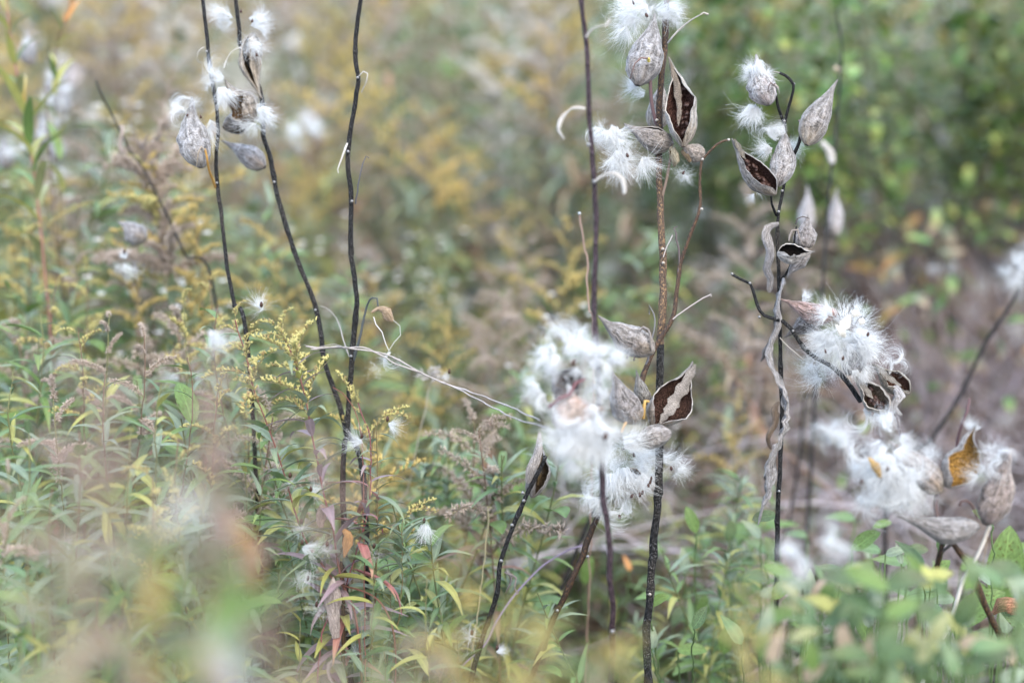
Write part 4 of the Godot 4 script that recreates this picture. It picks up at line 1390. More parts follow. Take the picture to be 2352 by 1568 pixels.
	stem(j, "stem", [[1253, 1047, d], [1240, 1078, d], [1213, 1129, d], [1198, 1162, d], [1179, 1206, d], [1161, 1254, d], [1150, 1291, d], [1144, 1343, d], [1130, 1400, d + 0.01], [1109, 1462, d + 0.02], [1079, 1568, d + 0.04]], 5.0, 8.6, M.flecked, BLACK, Color(0.38, 0.30, 0.26), true)
	scars(j, [[1151, 1288], [1176, 1206], [1203, 1150], [1201, 1132]], d - 0.005, 5.0)
	p = pod(j, [1222, 1143, d + 0.02], [1240, 996, d + 0.03], 25.0, {"roll": 25.0, "gap": 70.0, "rough": 0.2, "bend": 0.05, "tone": Color(0.36, 0.34, 0.33), "tone2": Color(0.17, 0.155, 0.15), "foot": Color(0.30, 0.25, 0.22), "inner": Color(0.17, 0.13, 0.09), "membrane": [0.1, 0.25, 0.2, 0.8], "membrane_tone": Color(0.42, 0.31, 0.16), "label": "dark split pod behind the bent stalk"})
	ribbon(j, "dried_leaf", [[1240, 992, d - 0.01], [1238, 1015, d - 0.01], [1232, 1045, d - 0.012], [1222, 1080, d - 0.01], [1216, 1110, d]], [5.0, 9.0, 12.0, 14.0, 8.0], Color(0.47, 0.43, 0.41), 0.5, 0.9)
	ribbon(j, "dried_bract", [[1160, 1312, d - 0.02], [1172, 1320, d - 0.022], [1170, 1345, d - 0.02], [1162, 1362, d - 0.02]], [4.0, 7.0, 3.0, 2.0], Color(0.24, 0.21, 0.21), 1.5, 1.2)
	ribbon(j, "dried_bract", [[1166, 1318, d - 0.02], [1184, 1328, d - 0.025], [1183, 1350, d - 0.025], [1192, 1362, d - 0.02]], [3.0, 5.0, 3.0, 5.0], Color(0.36, 0.31, 0.29), 1.5, 1.2)
	d = 1.64
	var k := milkweed("rusty black milkweed stalk leaning right, cut off by the floss at its top", 1225, 1568, 1.68)
	stem(k, "stem", [[1392, 1140, d], [1372, 1188, d], [1346, 1254, d], [1309, 1343, d], [1272, 1421, d + 0.01], [1242, 1495, d + 0.02], [1225, 1545, d + 0.03]], 7.0, 8.6, M.golden, Color(0.27, 0.215, 0.19), Color(0.14, 0.13, 0.13), true)
	scars(k, [[1350, 1278], [1280, 1402]], d - 0.006, 4.6)
	d = 2.0
	k = milkweed("blurred dark milkweed stalk behind and parallel to the rusty leaning one", 1250, 1495, d)
	stem(k, "stem", [[1400, 1110, d], [1353, 1195, d], [1309, 1303, d], [1279, 1380, d], [1250, 1495, d]], 6.0, 9.0, M.flecked, BLACK, Color(-1, 0, 0), true)
	d = 1.72
	k = thing("arching_stem", "smooth purple grey stem arching to the right behind the rusty leaning stalk", "stem", at(1120, 1470, d) * Vector3(1, 0, 1))
	stem(k, "stem", [[1345, 1250, d], [1331, 1254, d], [1294, 1269, d], [1242, 1303, d], [1183, 1365, d], [1142, 1425, d], [1120, 1470, d]], 2.2, 3.6, M.twig, Color(0.25, 0.20, 0.28), Color(-1, 0, 0), true, 0.0)


func right_side() -> void:
	var d := 1.63
	var f := milkweed("black branching milkweed stalk at right with a twisted grey dried leaf down its length", 1790, 1300, d)
	stem(f, "stem", [[1791, 167, d - 0.01], [1804, 173, d - 0.01], [1823, 194, d - 0.01], [1818, 225, d - 0.005], [1808, 262, d], [1803, 285, d], [1804, 339, d], [1806, 392, d], [1797, 445, d], [1789, 489, d], [1786, 547, d], [1789, 623, d], [1791, 725, d], [1794, 827, d], [1796, 929, d], [1794, 1031, d], [1789, 1133, d], [1786, 1235, d + 0.01]], 3.2, 8.6, M.flecked, BLACK * 0.95, Color(-1, 0, 0), true)
	scars(f, [[1802, 278], [1824, 193], [1797, 438], [1789, 486], [1790, 1128]], d - 0.006, 4.0)
	stem(f, "twig", [[1776, 164, d - 0.02], [1784, 165, d - 0.014], [1792, 167, d - 0.01]], 0.9, 1.4, M.twig, Color(0.3, 0.27, 0.25))
	stem(f, "branch", [[1781, 192, d - 0.03], [1782, 207, d - 0.025], [1787, 240, d - 0.015], [1800, 280, d]], 2.4, 3.8, M.flecked, BLACK)
	stem(f, "branch", [[1839, 276, d - 0.02], [1841, 294, d - 0.02], [1836, 325, d - 0.015], [1826, 352, d - 0.01], [1810, 376, d]], 3.0, 4.6, M.flecked, BLACK)
	ribbon(f, "pod_hook", [[1834, 276, d - 0.02], [1843, 280, d - 0.025], [1854, 282, d - 0.03], [1858, 297, d - 0.03], [1856, 324, d - 0.03]], [4.0, 4.4, 2.0, 1.8, 2.4], Color(0.32, 0.29, 0.28), 0.2, 1.3)
	var p := pod(f, [1762, 243, d - 0.02], [1738, 124, d - 0.015], 33.0, {"roll": 150.0, "bend": 0.03, "tone": Color(0.62, 0.61, 0.63), "tone2": Color(0.46, 0.42, 0.43), "foot": Color(0.40, 0.33, 0.32), "label": "pale hairy pod at the top left of the branching stalk"})
	floss(p, 1737, 168, d - 0.015, 14, 13, ["fan", "fan"], 23.0, Vector2(-1, -0.35), 0.3)
	floss(p, 1742, 150, d - 0.025, 10, 8, ["silk"], 26.0, Vector2(0.25, 1), 0.2)
	floss(p, 1768, 168, d - 0.02, 10, 6, ["fan", "star"], 17.0, Vector2(0.8, 0.6), 0.5)
	floss(p, 1740, 246, d - 0.01, 12, 17, ["fan", "fan", "silk"], 31.0, Vector2(-0.55, 0.9), 0.45)
	ribbon(f, "pod_hook", [[1779, 196, d - 0.04], [1772, 190, d - 0.045], [1766, 198, d - 0.045], [1764, 212, d - 0.04]], [3.0, 3.4, 2.0, 1.4], Color(0.24, 0.20, 0.20), 0.0, 1.3)
	ribbon(f, "pod_hook", [[1779, 194, d - 0.04], [1788, 200, d - 0.042], [1791, 216, d - 0.04]], [4.0, 2.0, 0.8], Color(0.42, 0.37, 0.35), 0.4, 1.3)
	p = pod(f, [1853, 333, d - 0.03], [1920, 184, d - 0.02], 32.0, {"roll": 120.0, "bend": 0.07, "hook": -0.07, "tone": Color(0.43, 0.41, 0.41), "tone2": Color(0.31, 0.285, 0.28), "foot": Color(0.47, 0.38, 0.27), "label": "closed grey pod with curved beak, highest on the right"})
	p = pod(f, [1783, 445, d - 0.035], [1680, 318, d - 0.05], 27.0, {"roll": 38.0, "gap": 105.0, "bend": -0.07, "tone": Color(0.46, 0.44, 0.44), "tone2": Color(0.30, 0.28, 0.27), "inner": Color(0.15, 0.085, 0.07), "packed": Color(1, 1, 1), "membrane": [0.0, 0.34, 0.66, 0.98], "membrane_tone": Color(0.68, 0.64, 0.56), "label": "open pod packed with brown seeds, tilted to the left"})
	stem(f, "pod_stalk", [[1772, 443, d - 0.03], [1773, 468, d - 0.02], [1784, 494, d]], 2.2, 3.2, M.flecked, BLACK)
	p = pod(f, [1786, 428, d - 0.01], [1800, 285, d - 0.01], 29.0, {"roll": -140.0, "bend": -0.06, "tone": Color(0.58, 0.57, 0.59), "tone2": Color(0.43, 0.40, 0.40), "foot": Color(0.42, 0.37, 0.35), "label": "pale silky pod behind the stalk, above the open seeded one"})
	floss(p, 1790, 308, d - 0.012, 16, 14, ["fan", "loop", "silk"], 20.0, Vector2(-0.8, -0.4), 0.7)
	floss(p, 1768, 338, d - 0.01, 14, 10, ["fan", "silk"], 27.0, Vector2(-1, 0.0), 0.35)
	floss(p, 1815, 338, d + 0.02, 14, 12, ["star", "fan", "mess"], 22.0, Vector2(0.6, 0.6), 0.8)
	floss(p, 1735, 440, d + 0.01, 8, 4, ["fan"], 18.0, Vector2(-0.5, 0.8), 0.6)
	# middle: husks and the curled leaf
	stem(f, "branch", [[1830, 520, d - 0.03], [1826, 545, d - 0.03], [1820, 600, d - 0.02], [1804, 632, d - 0.005], [1792, 645, d]], 1.8, 3.4, M.flecked, BLACK)
	pod(f, [1848, 572, d - 0.01], [1856, 494, d - 0.02], 25.0, {"roll": -100.0, "gap": 60.0, "tone": Color(0.45, 0.42, 0.42), "tone2": Color(0.33, 0.30, 0.31), "inner": Color(0.26, 0.22, 0.20)})
	ribbon(f, "pod_hook", [[1860, 502, d - 0.035], [1845, 497, d - 0.038], [1832, 502, d - 0.04], [1828, 515, d - 0.035]], [1.4, 1.8, 1.6, 1.4], Color(0.16, 0.14, 0.14), 0.0, 1.0)
	ribbon(f, "dried_bract", [[1812, 553, d - 0.035], [1822, 530, d - 0.04], [1833, 528, d - 0.04], [1838, 545, d - 0.038], [1846, 562, d - 0.035]], [3.0, 4.0, 3.0, 2.6, 1.5], Color(0.42, 0.37, 0.34), 1.0, 1.3)
	pod(f, [1785, 583, d - 0.045], [1872, 577, d - 0.055], 21.0, {"roll": -48.0, "gap": 120.0, "bend": 0.05, "tone": Color(0.56, 0.53, 0.51), "tone2": Color(0.36, 0.33, 0.32), "foot": Color(0.52, 0.48, 0.45), "inner": Color(0.03, 0.024, 0.022), "label": "short pod gaping with a black mouth"})
	pod(f, [1856, 570, d - 0.02], [1806, 636, d - 0.025], 19.0, {"roll": 160.0, "tone": Color(0.42, 0.40, 0.41), "tone2": Color(0.29, 0.27, 0.27)})
	ribbon(f, "dried_leaf", [[1790, 516, d - 0.01], [1768, 525, d - 0.02], [1762, 548, d - 0.025], [1766, 580, d - 0.025], [1758, 618, d - 0.022], [1770, 640, d - 0.02], [1769, 672, d - 0.015]], [6.0, 12.0, 17.0, 13.0, 10.0, 12.0, 4.0], Color(0.44, 0.41, 0.41), 0.7, 1.0, 0.2, 0.0, M.pod)
	ribbon(f, "dried_leaf", [[1798, 640, d - 0.02], [1787, 675, d - 0.03], [1780, 712, d - 0.032], [1783, 752, d - 0.03], [1772, 790, d - 0.032], [1776, 835, d - 0.035], [1797, 880, d - 0.04], [1812, 925, d - 0.042], [1811, 970, d - 0.042], [1794, 1018, d - 0.04], [1776, 1055, d - 0.038], [1764, 1100, d - 0.036], [1756, 1140, d - 0.035], [1740, 1205, d - 0.034]], [7.0, 13.0, 15.0, 10.0, 15.0, 12.0, 13.0, 16.0, 18.0, 14.0, 17.0, 19.0, 16.0, 12.0, 4.0], Color(0.40, 0.385, 0.395), 1.9, 1.5, 0.38, 0.0, M.pod).set_meta("label", "long twisted grey dried leaf hanging down the stalk")
	ribbon(f, "dried_leaf", [[1780, 775, d - 0.02], [1762, 795, d - 0.025], [1756, 820, d - 0.02], [1748, 830, d - 0.02]], [8.0, 13.0, 9.0, 3.0], Color(0.24, 0.22, 0.22), 0.6, 1.2, 0.2, 0.0, M.pod)
	ribbon(f, "dried_leaf", [[1792, 925, d - 0.02], [1780, 945, d - 0.03], [1776, 975, d - 0.03], [1764, 1000, d - 0.03], [1772, 1030, d - 0.02]], [6.0, 13.0, 14.0, 8.0, 3.0], Color(0.25, 0.175, 0.12), 0.9, 1.2, 0.1, 0.0, M.pod)
	# the arching branch that carries the floss
	d = 1.60
	stem(f, "branch", [[1682, 630, d], [1700, 640, d], [1723, 651, d], [1740, 700, d], [1756, 724, d], [1799, 738, d], [1819, 756, d], [1845, 797, d], [1876, 822, d], [1916, 845, d], [1947, 878, d], [1978, 922, d - 0.005]], 3.2, 6.2, M.flecked, BLACK, Color(-1, 0, 0), false)
	scars(f, [[1682, 629], [1745, 728], [1723, 650], [1822, 760]], d - 0.005, 3.8)
	stem(f, "twig", [[1792, 775, d + 0.01], [1815, 800, d + 0.005], [1846, 826, d]], 1.0, 1.6, M.twig, Color(0.40, 0.36, 0.31))
	pod(f, [1882, 718, d + 0.015], [1801, 774, d + 0.03], 23.0, {"roll": 150.0, "bend": 0.05, "tone": Color(0.40, 0.37, 0.38), "tone2": Color(0.26, 0.23, 0.22), "foot": Color(0.35, 0.30, 0.28)})
	p = pod(f, [1926, 724, d - 0.015], [1793, 684, d], 24.0, {"roll": 170.0, "bend": 0.09, "rough": 0.13, "tone": Color(0.50, 0.35, 0.32), "tone2": Color(0.40, 0.29, 0.27), "foot": Color(0.46, 0.30, 0.25), "label": "reddish woolly pod pointing left over the floss"})
	floss(p, 1847, 688, d, 8, 7, ["silk", "fan"], 15.0, Vector2(0.9, -0.7), 0.4)
	p = pod(f, [1988, 838, d - 0.005], [1915, 800, d - 0.01], 36.0, {"roll": 160.0, "gap": 0.0, "tone": Color(0.62, 0.61, 0.63), "tone2": Color(0.46, 0.45, 0.47), "foot": Color(0.52, 0.50, 0.50), "label": "rounded silvery husk under the floss"})
	floss(p, 1935, 765, d - 0.035, 34, 28, ["star", "fan", "silk"], 33.0, Vector2.ZERO, 1.0)
	floss(p, 1975, 775, d - 0.03, 24, 20, ["fan", "silk", "star"], 34.0, Vector2(0.9, 0.45), 0.5)
	floss(p, 1985, 800, d - 0.03, 16, 12, ["fan", "silk"], 30.0, Vector2(0.8, 0.8), 0.4)
	floss(p, 1900, 775, d - 0.03, 20, 15, ["fan", "silk", "star"], 32.0, Vector2(-0.8, 0.7), 0.5)
	floss(p, 1915, 735, d - 0.035, 16, 7, ["fan"], 32.0, Vector2(-1, -0.2), 0.5)
	floss(p, 1965, 715, d - 0.02, 14, 9, ["fan", "star"], 21.0, Vector2(0.6, -1), 0.5)
	floss(p, 1935, 800, d - 0.03, 22, 10, ["silk", "mess"], 28.0, Vector2(0.1, 1), 0.7)
	floss(p, 1885, 842, d + 0.03, 28, 20, ["fan", "star", "mess"], 30.0, Vector2(-0.6, 0.7), 0.7)
	for q in [[1927, 768, 1955, 722, 11.0], [1920, 745, 1942, 775, 10.0], [1972, 735, 1988, 742, 9.0], [1955, 715, 1976, 725, 9.0]]:
		ribbon(p, "papery_flake", [[q[0], q[1], d - 0.075], [(q[0] + q[2]) * 0.5, (q[1] + q[3]) * 0.5, d - 0.08], [q[2], q[3], d - 0.075]], [2.0, q[4], 1.5], Color(0.84, 0.82, 0.76), 0.0, 0.5, 0.2)
	seeds(p, [[1898, 812], [1993, 773], [1936, 828]], d - 0.075, 8.0)
	p = pod(f, [2040, 950, d - 0.02], [1960, 855, d - 0.02], 25.0, {"roll": 10.0, "gap": 110.0, "tone": Color(0.50, 0.46, 0.42), "tone2": Color(0.34, 0.30, 0.27), "inner": Color(0.40, 0.32, 0.24), "packed": Color(1, 1, 1), "membrane": [-0.15, 0.4, 0.4, 0.98], "membrane_tone": Color(0.80, 0.77, 0.72), "label": "open beige pod with seeds at the end of the arching branch"})
	floss(p, 1978, 850, d - 0.03, 14, 8, ["silk"], 24.0, Vector2(0.3, 1), 0.4)
	floss(p, 2000, 945, d - 0.01, 14, 8, ["fan", "loop"], 27.0, Vector2(-0.3, 1), 0.5)
	p = pod(f, [2088, 905, d], [2003, 836, d - 0.005], 24.0, {"roll": 30.0, "gap": 105.0, "tone": Color(0.46, 0.42, 0.37), "tone2": Color(0.30, 0.26, 0.22), "foot": Color(0.36, 0.29, 0.22), "inner": Color(0.30, 0.17, 0.13), "membrane": [0.0, 0.42, 0.25, 0.95], "membrane_tone": Color(0.84, 0.82, 0.78), "label": "open pod with white core, outermost on the arching branch"})
	floss(p, 2050, 842, d - 0.01, 16, 6, ["loop", "fan"], 22.0, Vector2(0.5, -0.6), 0.7)
	ribbon(f, "dried_leaf", [[2050, 890, d - 0.01], [2062, 912, d - 0.02], [2058, 935, d - 0.02], [2070, 955, d - 0.02]], [12.0, 20.0, 18.0, 5.0], Color(0.50, 0.49, 0.51), 0.8, 1.1, 0.2, 0.0, M.pod)

	# the lowest right plant, a little nearer
	d = 1.47
	var h := milkweed("stout dark milkweed stalk at lower right with four pods and spilling floss", 2350, 1580, d + 0.08)
	stem(h, "stem", [[2155, 1190, d], [2183, 1238, d], [2210, 1275, d], [2235, 1316, d + 0.01], [2269, 1402, d + 0.02], [2308, 1479, d + 0.03], [2334, 1539, d + 0.04]], 6.0, 9.6, M.golden, Color(0.32, 0.26, 0.20), Color(0.17, 0.15, 0.14), true)
	stem(h, "branch", [[2160, 1200, d + 0.01], [2166, 1245, d + 0.01], [2162, 1265, d + 0.01], [2153, 1304, d + 0.02]], 4.6, 5.6, M.golden, Color(0.22, 0.18, 0.14))
	stem(h, "branch", [[2190, 1246, d], [2176, 1258, d + 0.005], [2164, 1268, d + 0.01]], 3.4, 3.2, M.twig, Color(0.07, 0.06, 0.055))
	stem(h, "branch", [[2150, 1090, d + 0.02], [2152, 1130, d + 0.015], [2150, 1170, d], [2156, 1195, d]], 4.0, 5.0, M.twig, Color(0.10, 0.07, 0.07))
	stem(h, "twig", [[2228, 915, d - 0.01], [2222, 945, d - 0.01], [2209, 980, d], [2200, 1010, d + 0.01], [2196, 1060, d + 0.02]], 2.4, 4.0, M.twig, Color(0.13, 0.08, 0.085))
	stem(h, "twig", [[2058, 950, d + 0.03], [2064, 975, d + 0.03], [2072, 1010, d + 0.02]], 3.0, 3.4, M.twig, Color(0.08, 0.06, 0.06))
	p = pod(h, [2164, 1130, d], [2038, 1008, d - 0.01], 30.0, {"roll": -70.0, "gap": 75.0, "bend": 0.03, "tone": Color(0.46, 0.42, 0.41), "tone2": Color(0.31, 0.26, 0.24), "foot": Color(0.48, 0.36, 0.23), "inner": Color(0.42, 0.30, 0.18), "label": "brown grey pod with floss pouring from its left side"})
	floss(p, 2037, 985, d - 0.01, 16, 11, ["fan", "loop", "silk"], 23.0, Vector2(-0.3, -1), 0.5)
	floss(p, 2060, 1015, d - 0.01, 16, 10, ["silk", "mess"], 25.0, Vector2(0.6, 0.6), 0.5)
	floss(p, 2035, 1050, d - 0.03, 34, 34, ["silk", "silk", "loop"], 32.0, Vector2(-0.3, 0.6), 0.7)
	floss(p, 2070, 1100, d - 0.03, 36, 34, ["silk", "loop", "mess"], 32.0, Vector2(0.2, 0.8), 0.7)
	floss(p, 1995, 1070, d - 0.02, 18, 14, ["loop", "silk", "star"], 24.0, Vector2(-0.8, 0.4), 0.6)
	floss(p, 2026, 1125, d - 0.02, 14, 12, ["loop", "loop"], 25.0, Vector2(-0.1, 1), 0.4)
	floss(p, 2000, 1150, d - 0.01, 26, 10, ["loop", "star"], 26.0, Vector2(-1, 0.6), 0.6)
	floss(p, 2085, 1135, d - 0.02, 26, 14, ["loop", "fan"], 27.0, Vector2(0.5, 0.9), 0.6)
	floss(p, 2130, 1040, d + 0.01, 20, 8, ["fan", "mess"], 22.0, Vector2(0.7, -0.2), 0.8)
	ribbon(p, "papery_flake", [[1996, 1050, d - 0.045], [2012, 1072, d - 0.05], [2024, 1098, d - 0.045]], [4.0, 12.0, 3.0], Color(0.58, 0.40, 0.19), 0.2, 0.8, 0.3)
	seeds(p, [[2038, 1083], [1980, 1112]], d - 0.075, 8.0)
	p = pod(h, [2176, 1120, d - 0.01], [2238, 972, d - 0.015], 32.0, {"roll": 24.0, "gap": 125.0, "bend": 0.07, "tone": Color(0.47, 0.44, 0.43), "tone2": Color(0.34, 0.31, 0.30), "foot": Color(0.42, 0.37, 0.33), "inner": Color(0.78, 0.48, 0.15), "label": "open pod with bright orange lining facing right"})
	floss(p, 2235, 985, d - 0.015, 10, 6, ["fan", "silk"], 16.0, Vector2(-0.1, -1), 0.4)
	p = pod(h, [2258, 1203, d - 0.01], [2328, 1028, d - 0.02], 33.0, {"roll": 165.0, "bend": -0.04, "hook": 0.04, "tone": Color(0.43, 0.36, 0.33), "tone2": Color(0.27, 0.22, 0.21), "foot": Color(0.27, 0.21, 0.20), "label": "upright brown pod, the rightmost one of the plant"})
	floss(p, 2285, 1050, d - 0.03, 16, 11, ["mess", "loop", "silk"], 24.0, Vector2(-0.6, -0.2), 0.9)
	floss(p, 2262, 1085, d - 0.025, 18, 6, ["loop", "fan"], 26.0, Vector2(-1, 0.2), 0.5)
	p = pod(h, [2250, 1214, d - 0.02], [2062, 1184, d - 0.03], 27.0, {"roll": 178.0, "bend": 0.07, "tone": Color(0.40, 0.385, 0.39), "tone2": Color(0.28, 0.265, 0.27), "foot": Color(0.30, 0.28, 0.28), "label": "long grey pod lying level, the lowest of the plant"})
	floss(p, 2140, 1165, d - 0.02, 14, 4, ["mess"], 22.0, Vector2.ZERO, 1.0)
	ribbon(h, "pod_hook", [[2205, 1163, d - 0.03], [2208, 1152, d - 0.035], [2222, 1150, d - 0.035], [2236, 1165, d - 0.03], [2246, 1190, d - 0.02]], [4.6, 4.0, 2.4, 2.2, 2.4], Color(0.18, 0.12, 0.11), 0.0, 1.2)
	var s := thing("pale_grass_stalk", "pale straw coloured stalk slanting past the lowest right pod", "grass stalk", at(2180, 1440, d + 0.02) * Vector3(1, 0, 1))
	stem(s, "stem", [[2276, 1200, d - 0.01], [2258, 1250, d - 0.005], [2239, 1290, d], [2213, 1335, d + 0.01], [2180, 1440, d + 0.02]], 4.0, 4.0, M.twig, Color(0.50, 0.47, 0.43), Color(-1, 0, 0), true, 0.0)
	s = thing("thin_brown_stalk", "thin wiry brown stalk crossing the stout stem at lower right", "grass stalk", at(2196, 1505, d) * Vector3(1, 0, 1))
	stem(s, "stem", [[2272, 1215, d - 0.03], [2262, 1270, d - 0.03], [2248, 1324, d - 0.02], [2222, 1410, d - 0.01], [2196, 1505, d]], 1.0, 1.6, M.twig, Color(0.27, 0.20, 0.14), Color(-1, 0, 0), true, 0.0)
	s = thing("broken_stalk", "short dark broken stalk standing left of the stout lower right stem", "stalk", at(2110, 1520, d) * Vector3(1, 0, 1))
	stem(s, "stem", [[2127, 1408, d + 0.1], [2122, 1450, d + 0.1], [2110, 1520, d + 0.1]], 5.0, 6.0, M.golden, Color(0.22, 0.16, 0.14), Color(-1, 0, 0), true)

	# blurred stalks behind
	d = 2.15
	var g := milkweed("blurred tall grey stalk behind the arching branch, with one pale stub", 1890, 680, d)
	stem(g, "stem", [[1922, 20, d], [1924, 45, d], [1931, 75, d], [1935, 128, d], [1930, 181, d], [1921, 313, d], [1910, 392, d], [1902, 489, d], [1895, 590, d], [1888, 690, d]], 3.4, 8.0, M.flecked, BLACK * 1.5, Color(-1, 0, 0), true)
	ribbon(g, "bark_curl", [[1886, 326, d - 0.01], [1900, 338, d - 0.01], [1909, 352, d - 0.01], [1912, 375, d - 0.01]], [8.0, 10.0, 11.0, 7.0], TONE.pale, 0.2, 0.8)
	ribbon(g, "bark_curl", [[1916, 155, d - 0.01], [1924, 158, d - 0.01], [1930, 168, d]], [9.0, 9.0, 4.0], Color(0.55, 0.48, 0.38), 0.2, 0.8)
	pod(g, [1852, 540, d + 0.02], [1856, 425, d + 0.02], 26.0, {"roll": 150.0, "tone": Color(0.62, 0.60, 0.63), "tone2": Color(0.52, 0.49, 0.51)})
	pod(g, [1918, 545, d + 0.02], [1922, 430, d + 0.02], 24.0, {"roll": 150.0, "tone": Color(0.60, 0.58, 0.61), "tone2": Color(0.50, 0.47, 0.49)})
	d = 2.1
	var i := milkweed("blurred black stalk slanting up to white floss at the right edge", 2140, 1010, d)
	stem(i, "stem", [[2375, 610, d], [2352, 645, d], [2320, 705, d], [2280, 762, d], [2246, 825, d], [2220, 880, d], [2190, 935, d], [2140, 1010, d]], 5.0, 9.0, M.flecked, BLACK, Color(-1, 0, 0), true)
	p = pod(i, [2352, 640, d - 0.02], [2362, 560, d - 0.02], 26.0, {"roll": 150.0, "tone": Color(0.6, 0.6, 0.62), "tone2": Color(0.5, 0.5, 0.5)})
	floss(p, 2340, 620, d - 0.03, 22, 16, ["silk", "mess"], 32.0, Vector2.ZERO, 1.0)
	floss(p, 2356, 570, d - 0.03, 14, 8, ["silk", "mess"], 28.0, Vector2.ZERO, 1.0)
	d = 2.2
	i = milkweed("blurred short dark stalk behind the twisted leaf, low down", 1815, 1180, d)
	stem(i, "stem", [[1852, 900, d], [1845, 960, d], [1838, 1040, d], [1828, 1110, d], [1815, 1180, d]], 4.0, 8.0, M.flecked, BLACK * 1.2, Color(-1, 0, 0), true)
	d = 1.95
	i = milkweed("thin black twiggy stalk leaning left at upper left, above the brown seed plume", 500, 800, d)
	stem(i, "stem", [[220, 184, d], [226, 200, d], [235, 222, d], [252, 255, d], [269, 286, d], [284, 320, d], [302, 353, d], [323, 380, d], [348, 425, d], [376, 480, d], [402, 535, d], [424, 585, d]], 2.4, 6.4, M.flecked, BLACK, Color(-1, 0, 0), true)
	ribbon(i, "bark_curl", [[271, 290, d - 0.01], [279, 288, d - 0.015], [281, 302, d - 0.018], [276, 325, d - 0.018], [278, 348, d - 0.015], [290, 354, d - 0.01]], [3.0, 5.0, 5.0, 5.0, 8.0, 3.0], Color(0.5, 0.43, 0.40), 0.5, 1.0)
	stem(i, "twig", [[412, 322, d], [385, 316, d], [360, 316, d], [340, 324, d], [324, 335, d]], 0.9, 1.6, M.twig, Color(0.12, 0.11, 0.11))
	stem(i, "twig", [[295, 270, d], [300, 285, d], [312, 310, d], [326, 342, d]], 0.9, 1.6, M.twig, Color(0.14, 0.12, 0.12))
	pod(i, [335, 552, d - 0.05], [270, 508, d - 0.05], 30.0, {"roll": 150.0, "tone": Color(0.46, 0.45, 0.47), "tone2": Color(0.35, 0.33, 0.34)})
	d = 2.3
	i = milkweed("blurred milkweed with a column of white pods and floss at the left edge", 130, 520, d)
	stem(i, "stem", [[112, 110, d], [122, 200, d], [128, 300, d], [132, 400, d], [138, 520, d]], 2.0, 4.0, M.flecked, Color(0.4, 0.35, 0.33), Color(-1, 0, 0), true)
	for q in [[62, 108, 26, 9], [121, 185, 20, 12], [140, 215, 20, 12], [108, 250, 22, 13], [140, 268, 20, 14], [98, 290, 18, 9], [128, 330, 20, 9], [134, 398, 16, 10], [40, 338, 18, 10], [8, 345, 20, 12]]:
		if q[3] % 3 != 0:
			floss(i, q[0], q[1], d - 0.02, q[2] * 0.9, q[3] / 2, ["silk", "mess", "star"], 27.0, Vector2.ZERO, 1.0)
			continue
		p = pod(i, [q[0] + 6, q[1] + 45, d], [q[0] - 4, q[1] - 40, d], 27.0, {"roll": 150.0, "tone": Color(0.48, 0.49, 0.53), "tone2": Color(0.36, 0.36, 0.39)})
		floss(p, q[0], q[1], d - 0.04, q[2] * 0.7, q[3] / 2, ["silk", "mess"], 24.0, Vector2.ZERO, 1.0)


# ---------------------------------------------------------------- goldenrods and what is caught on them

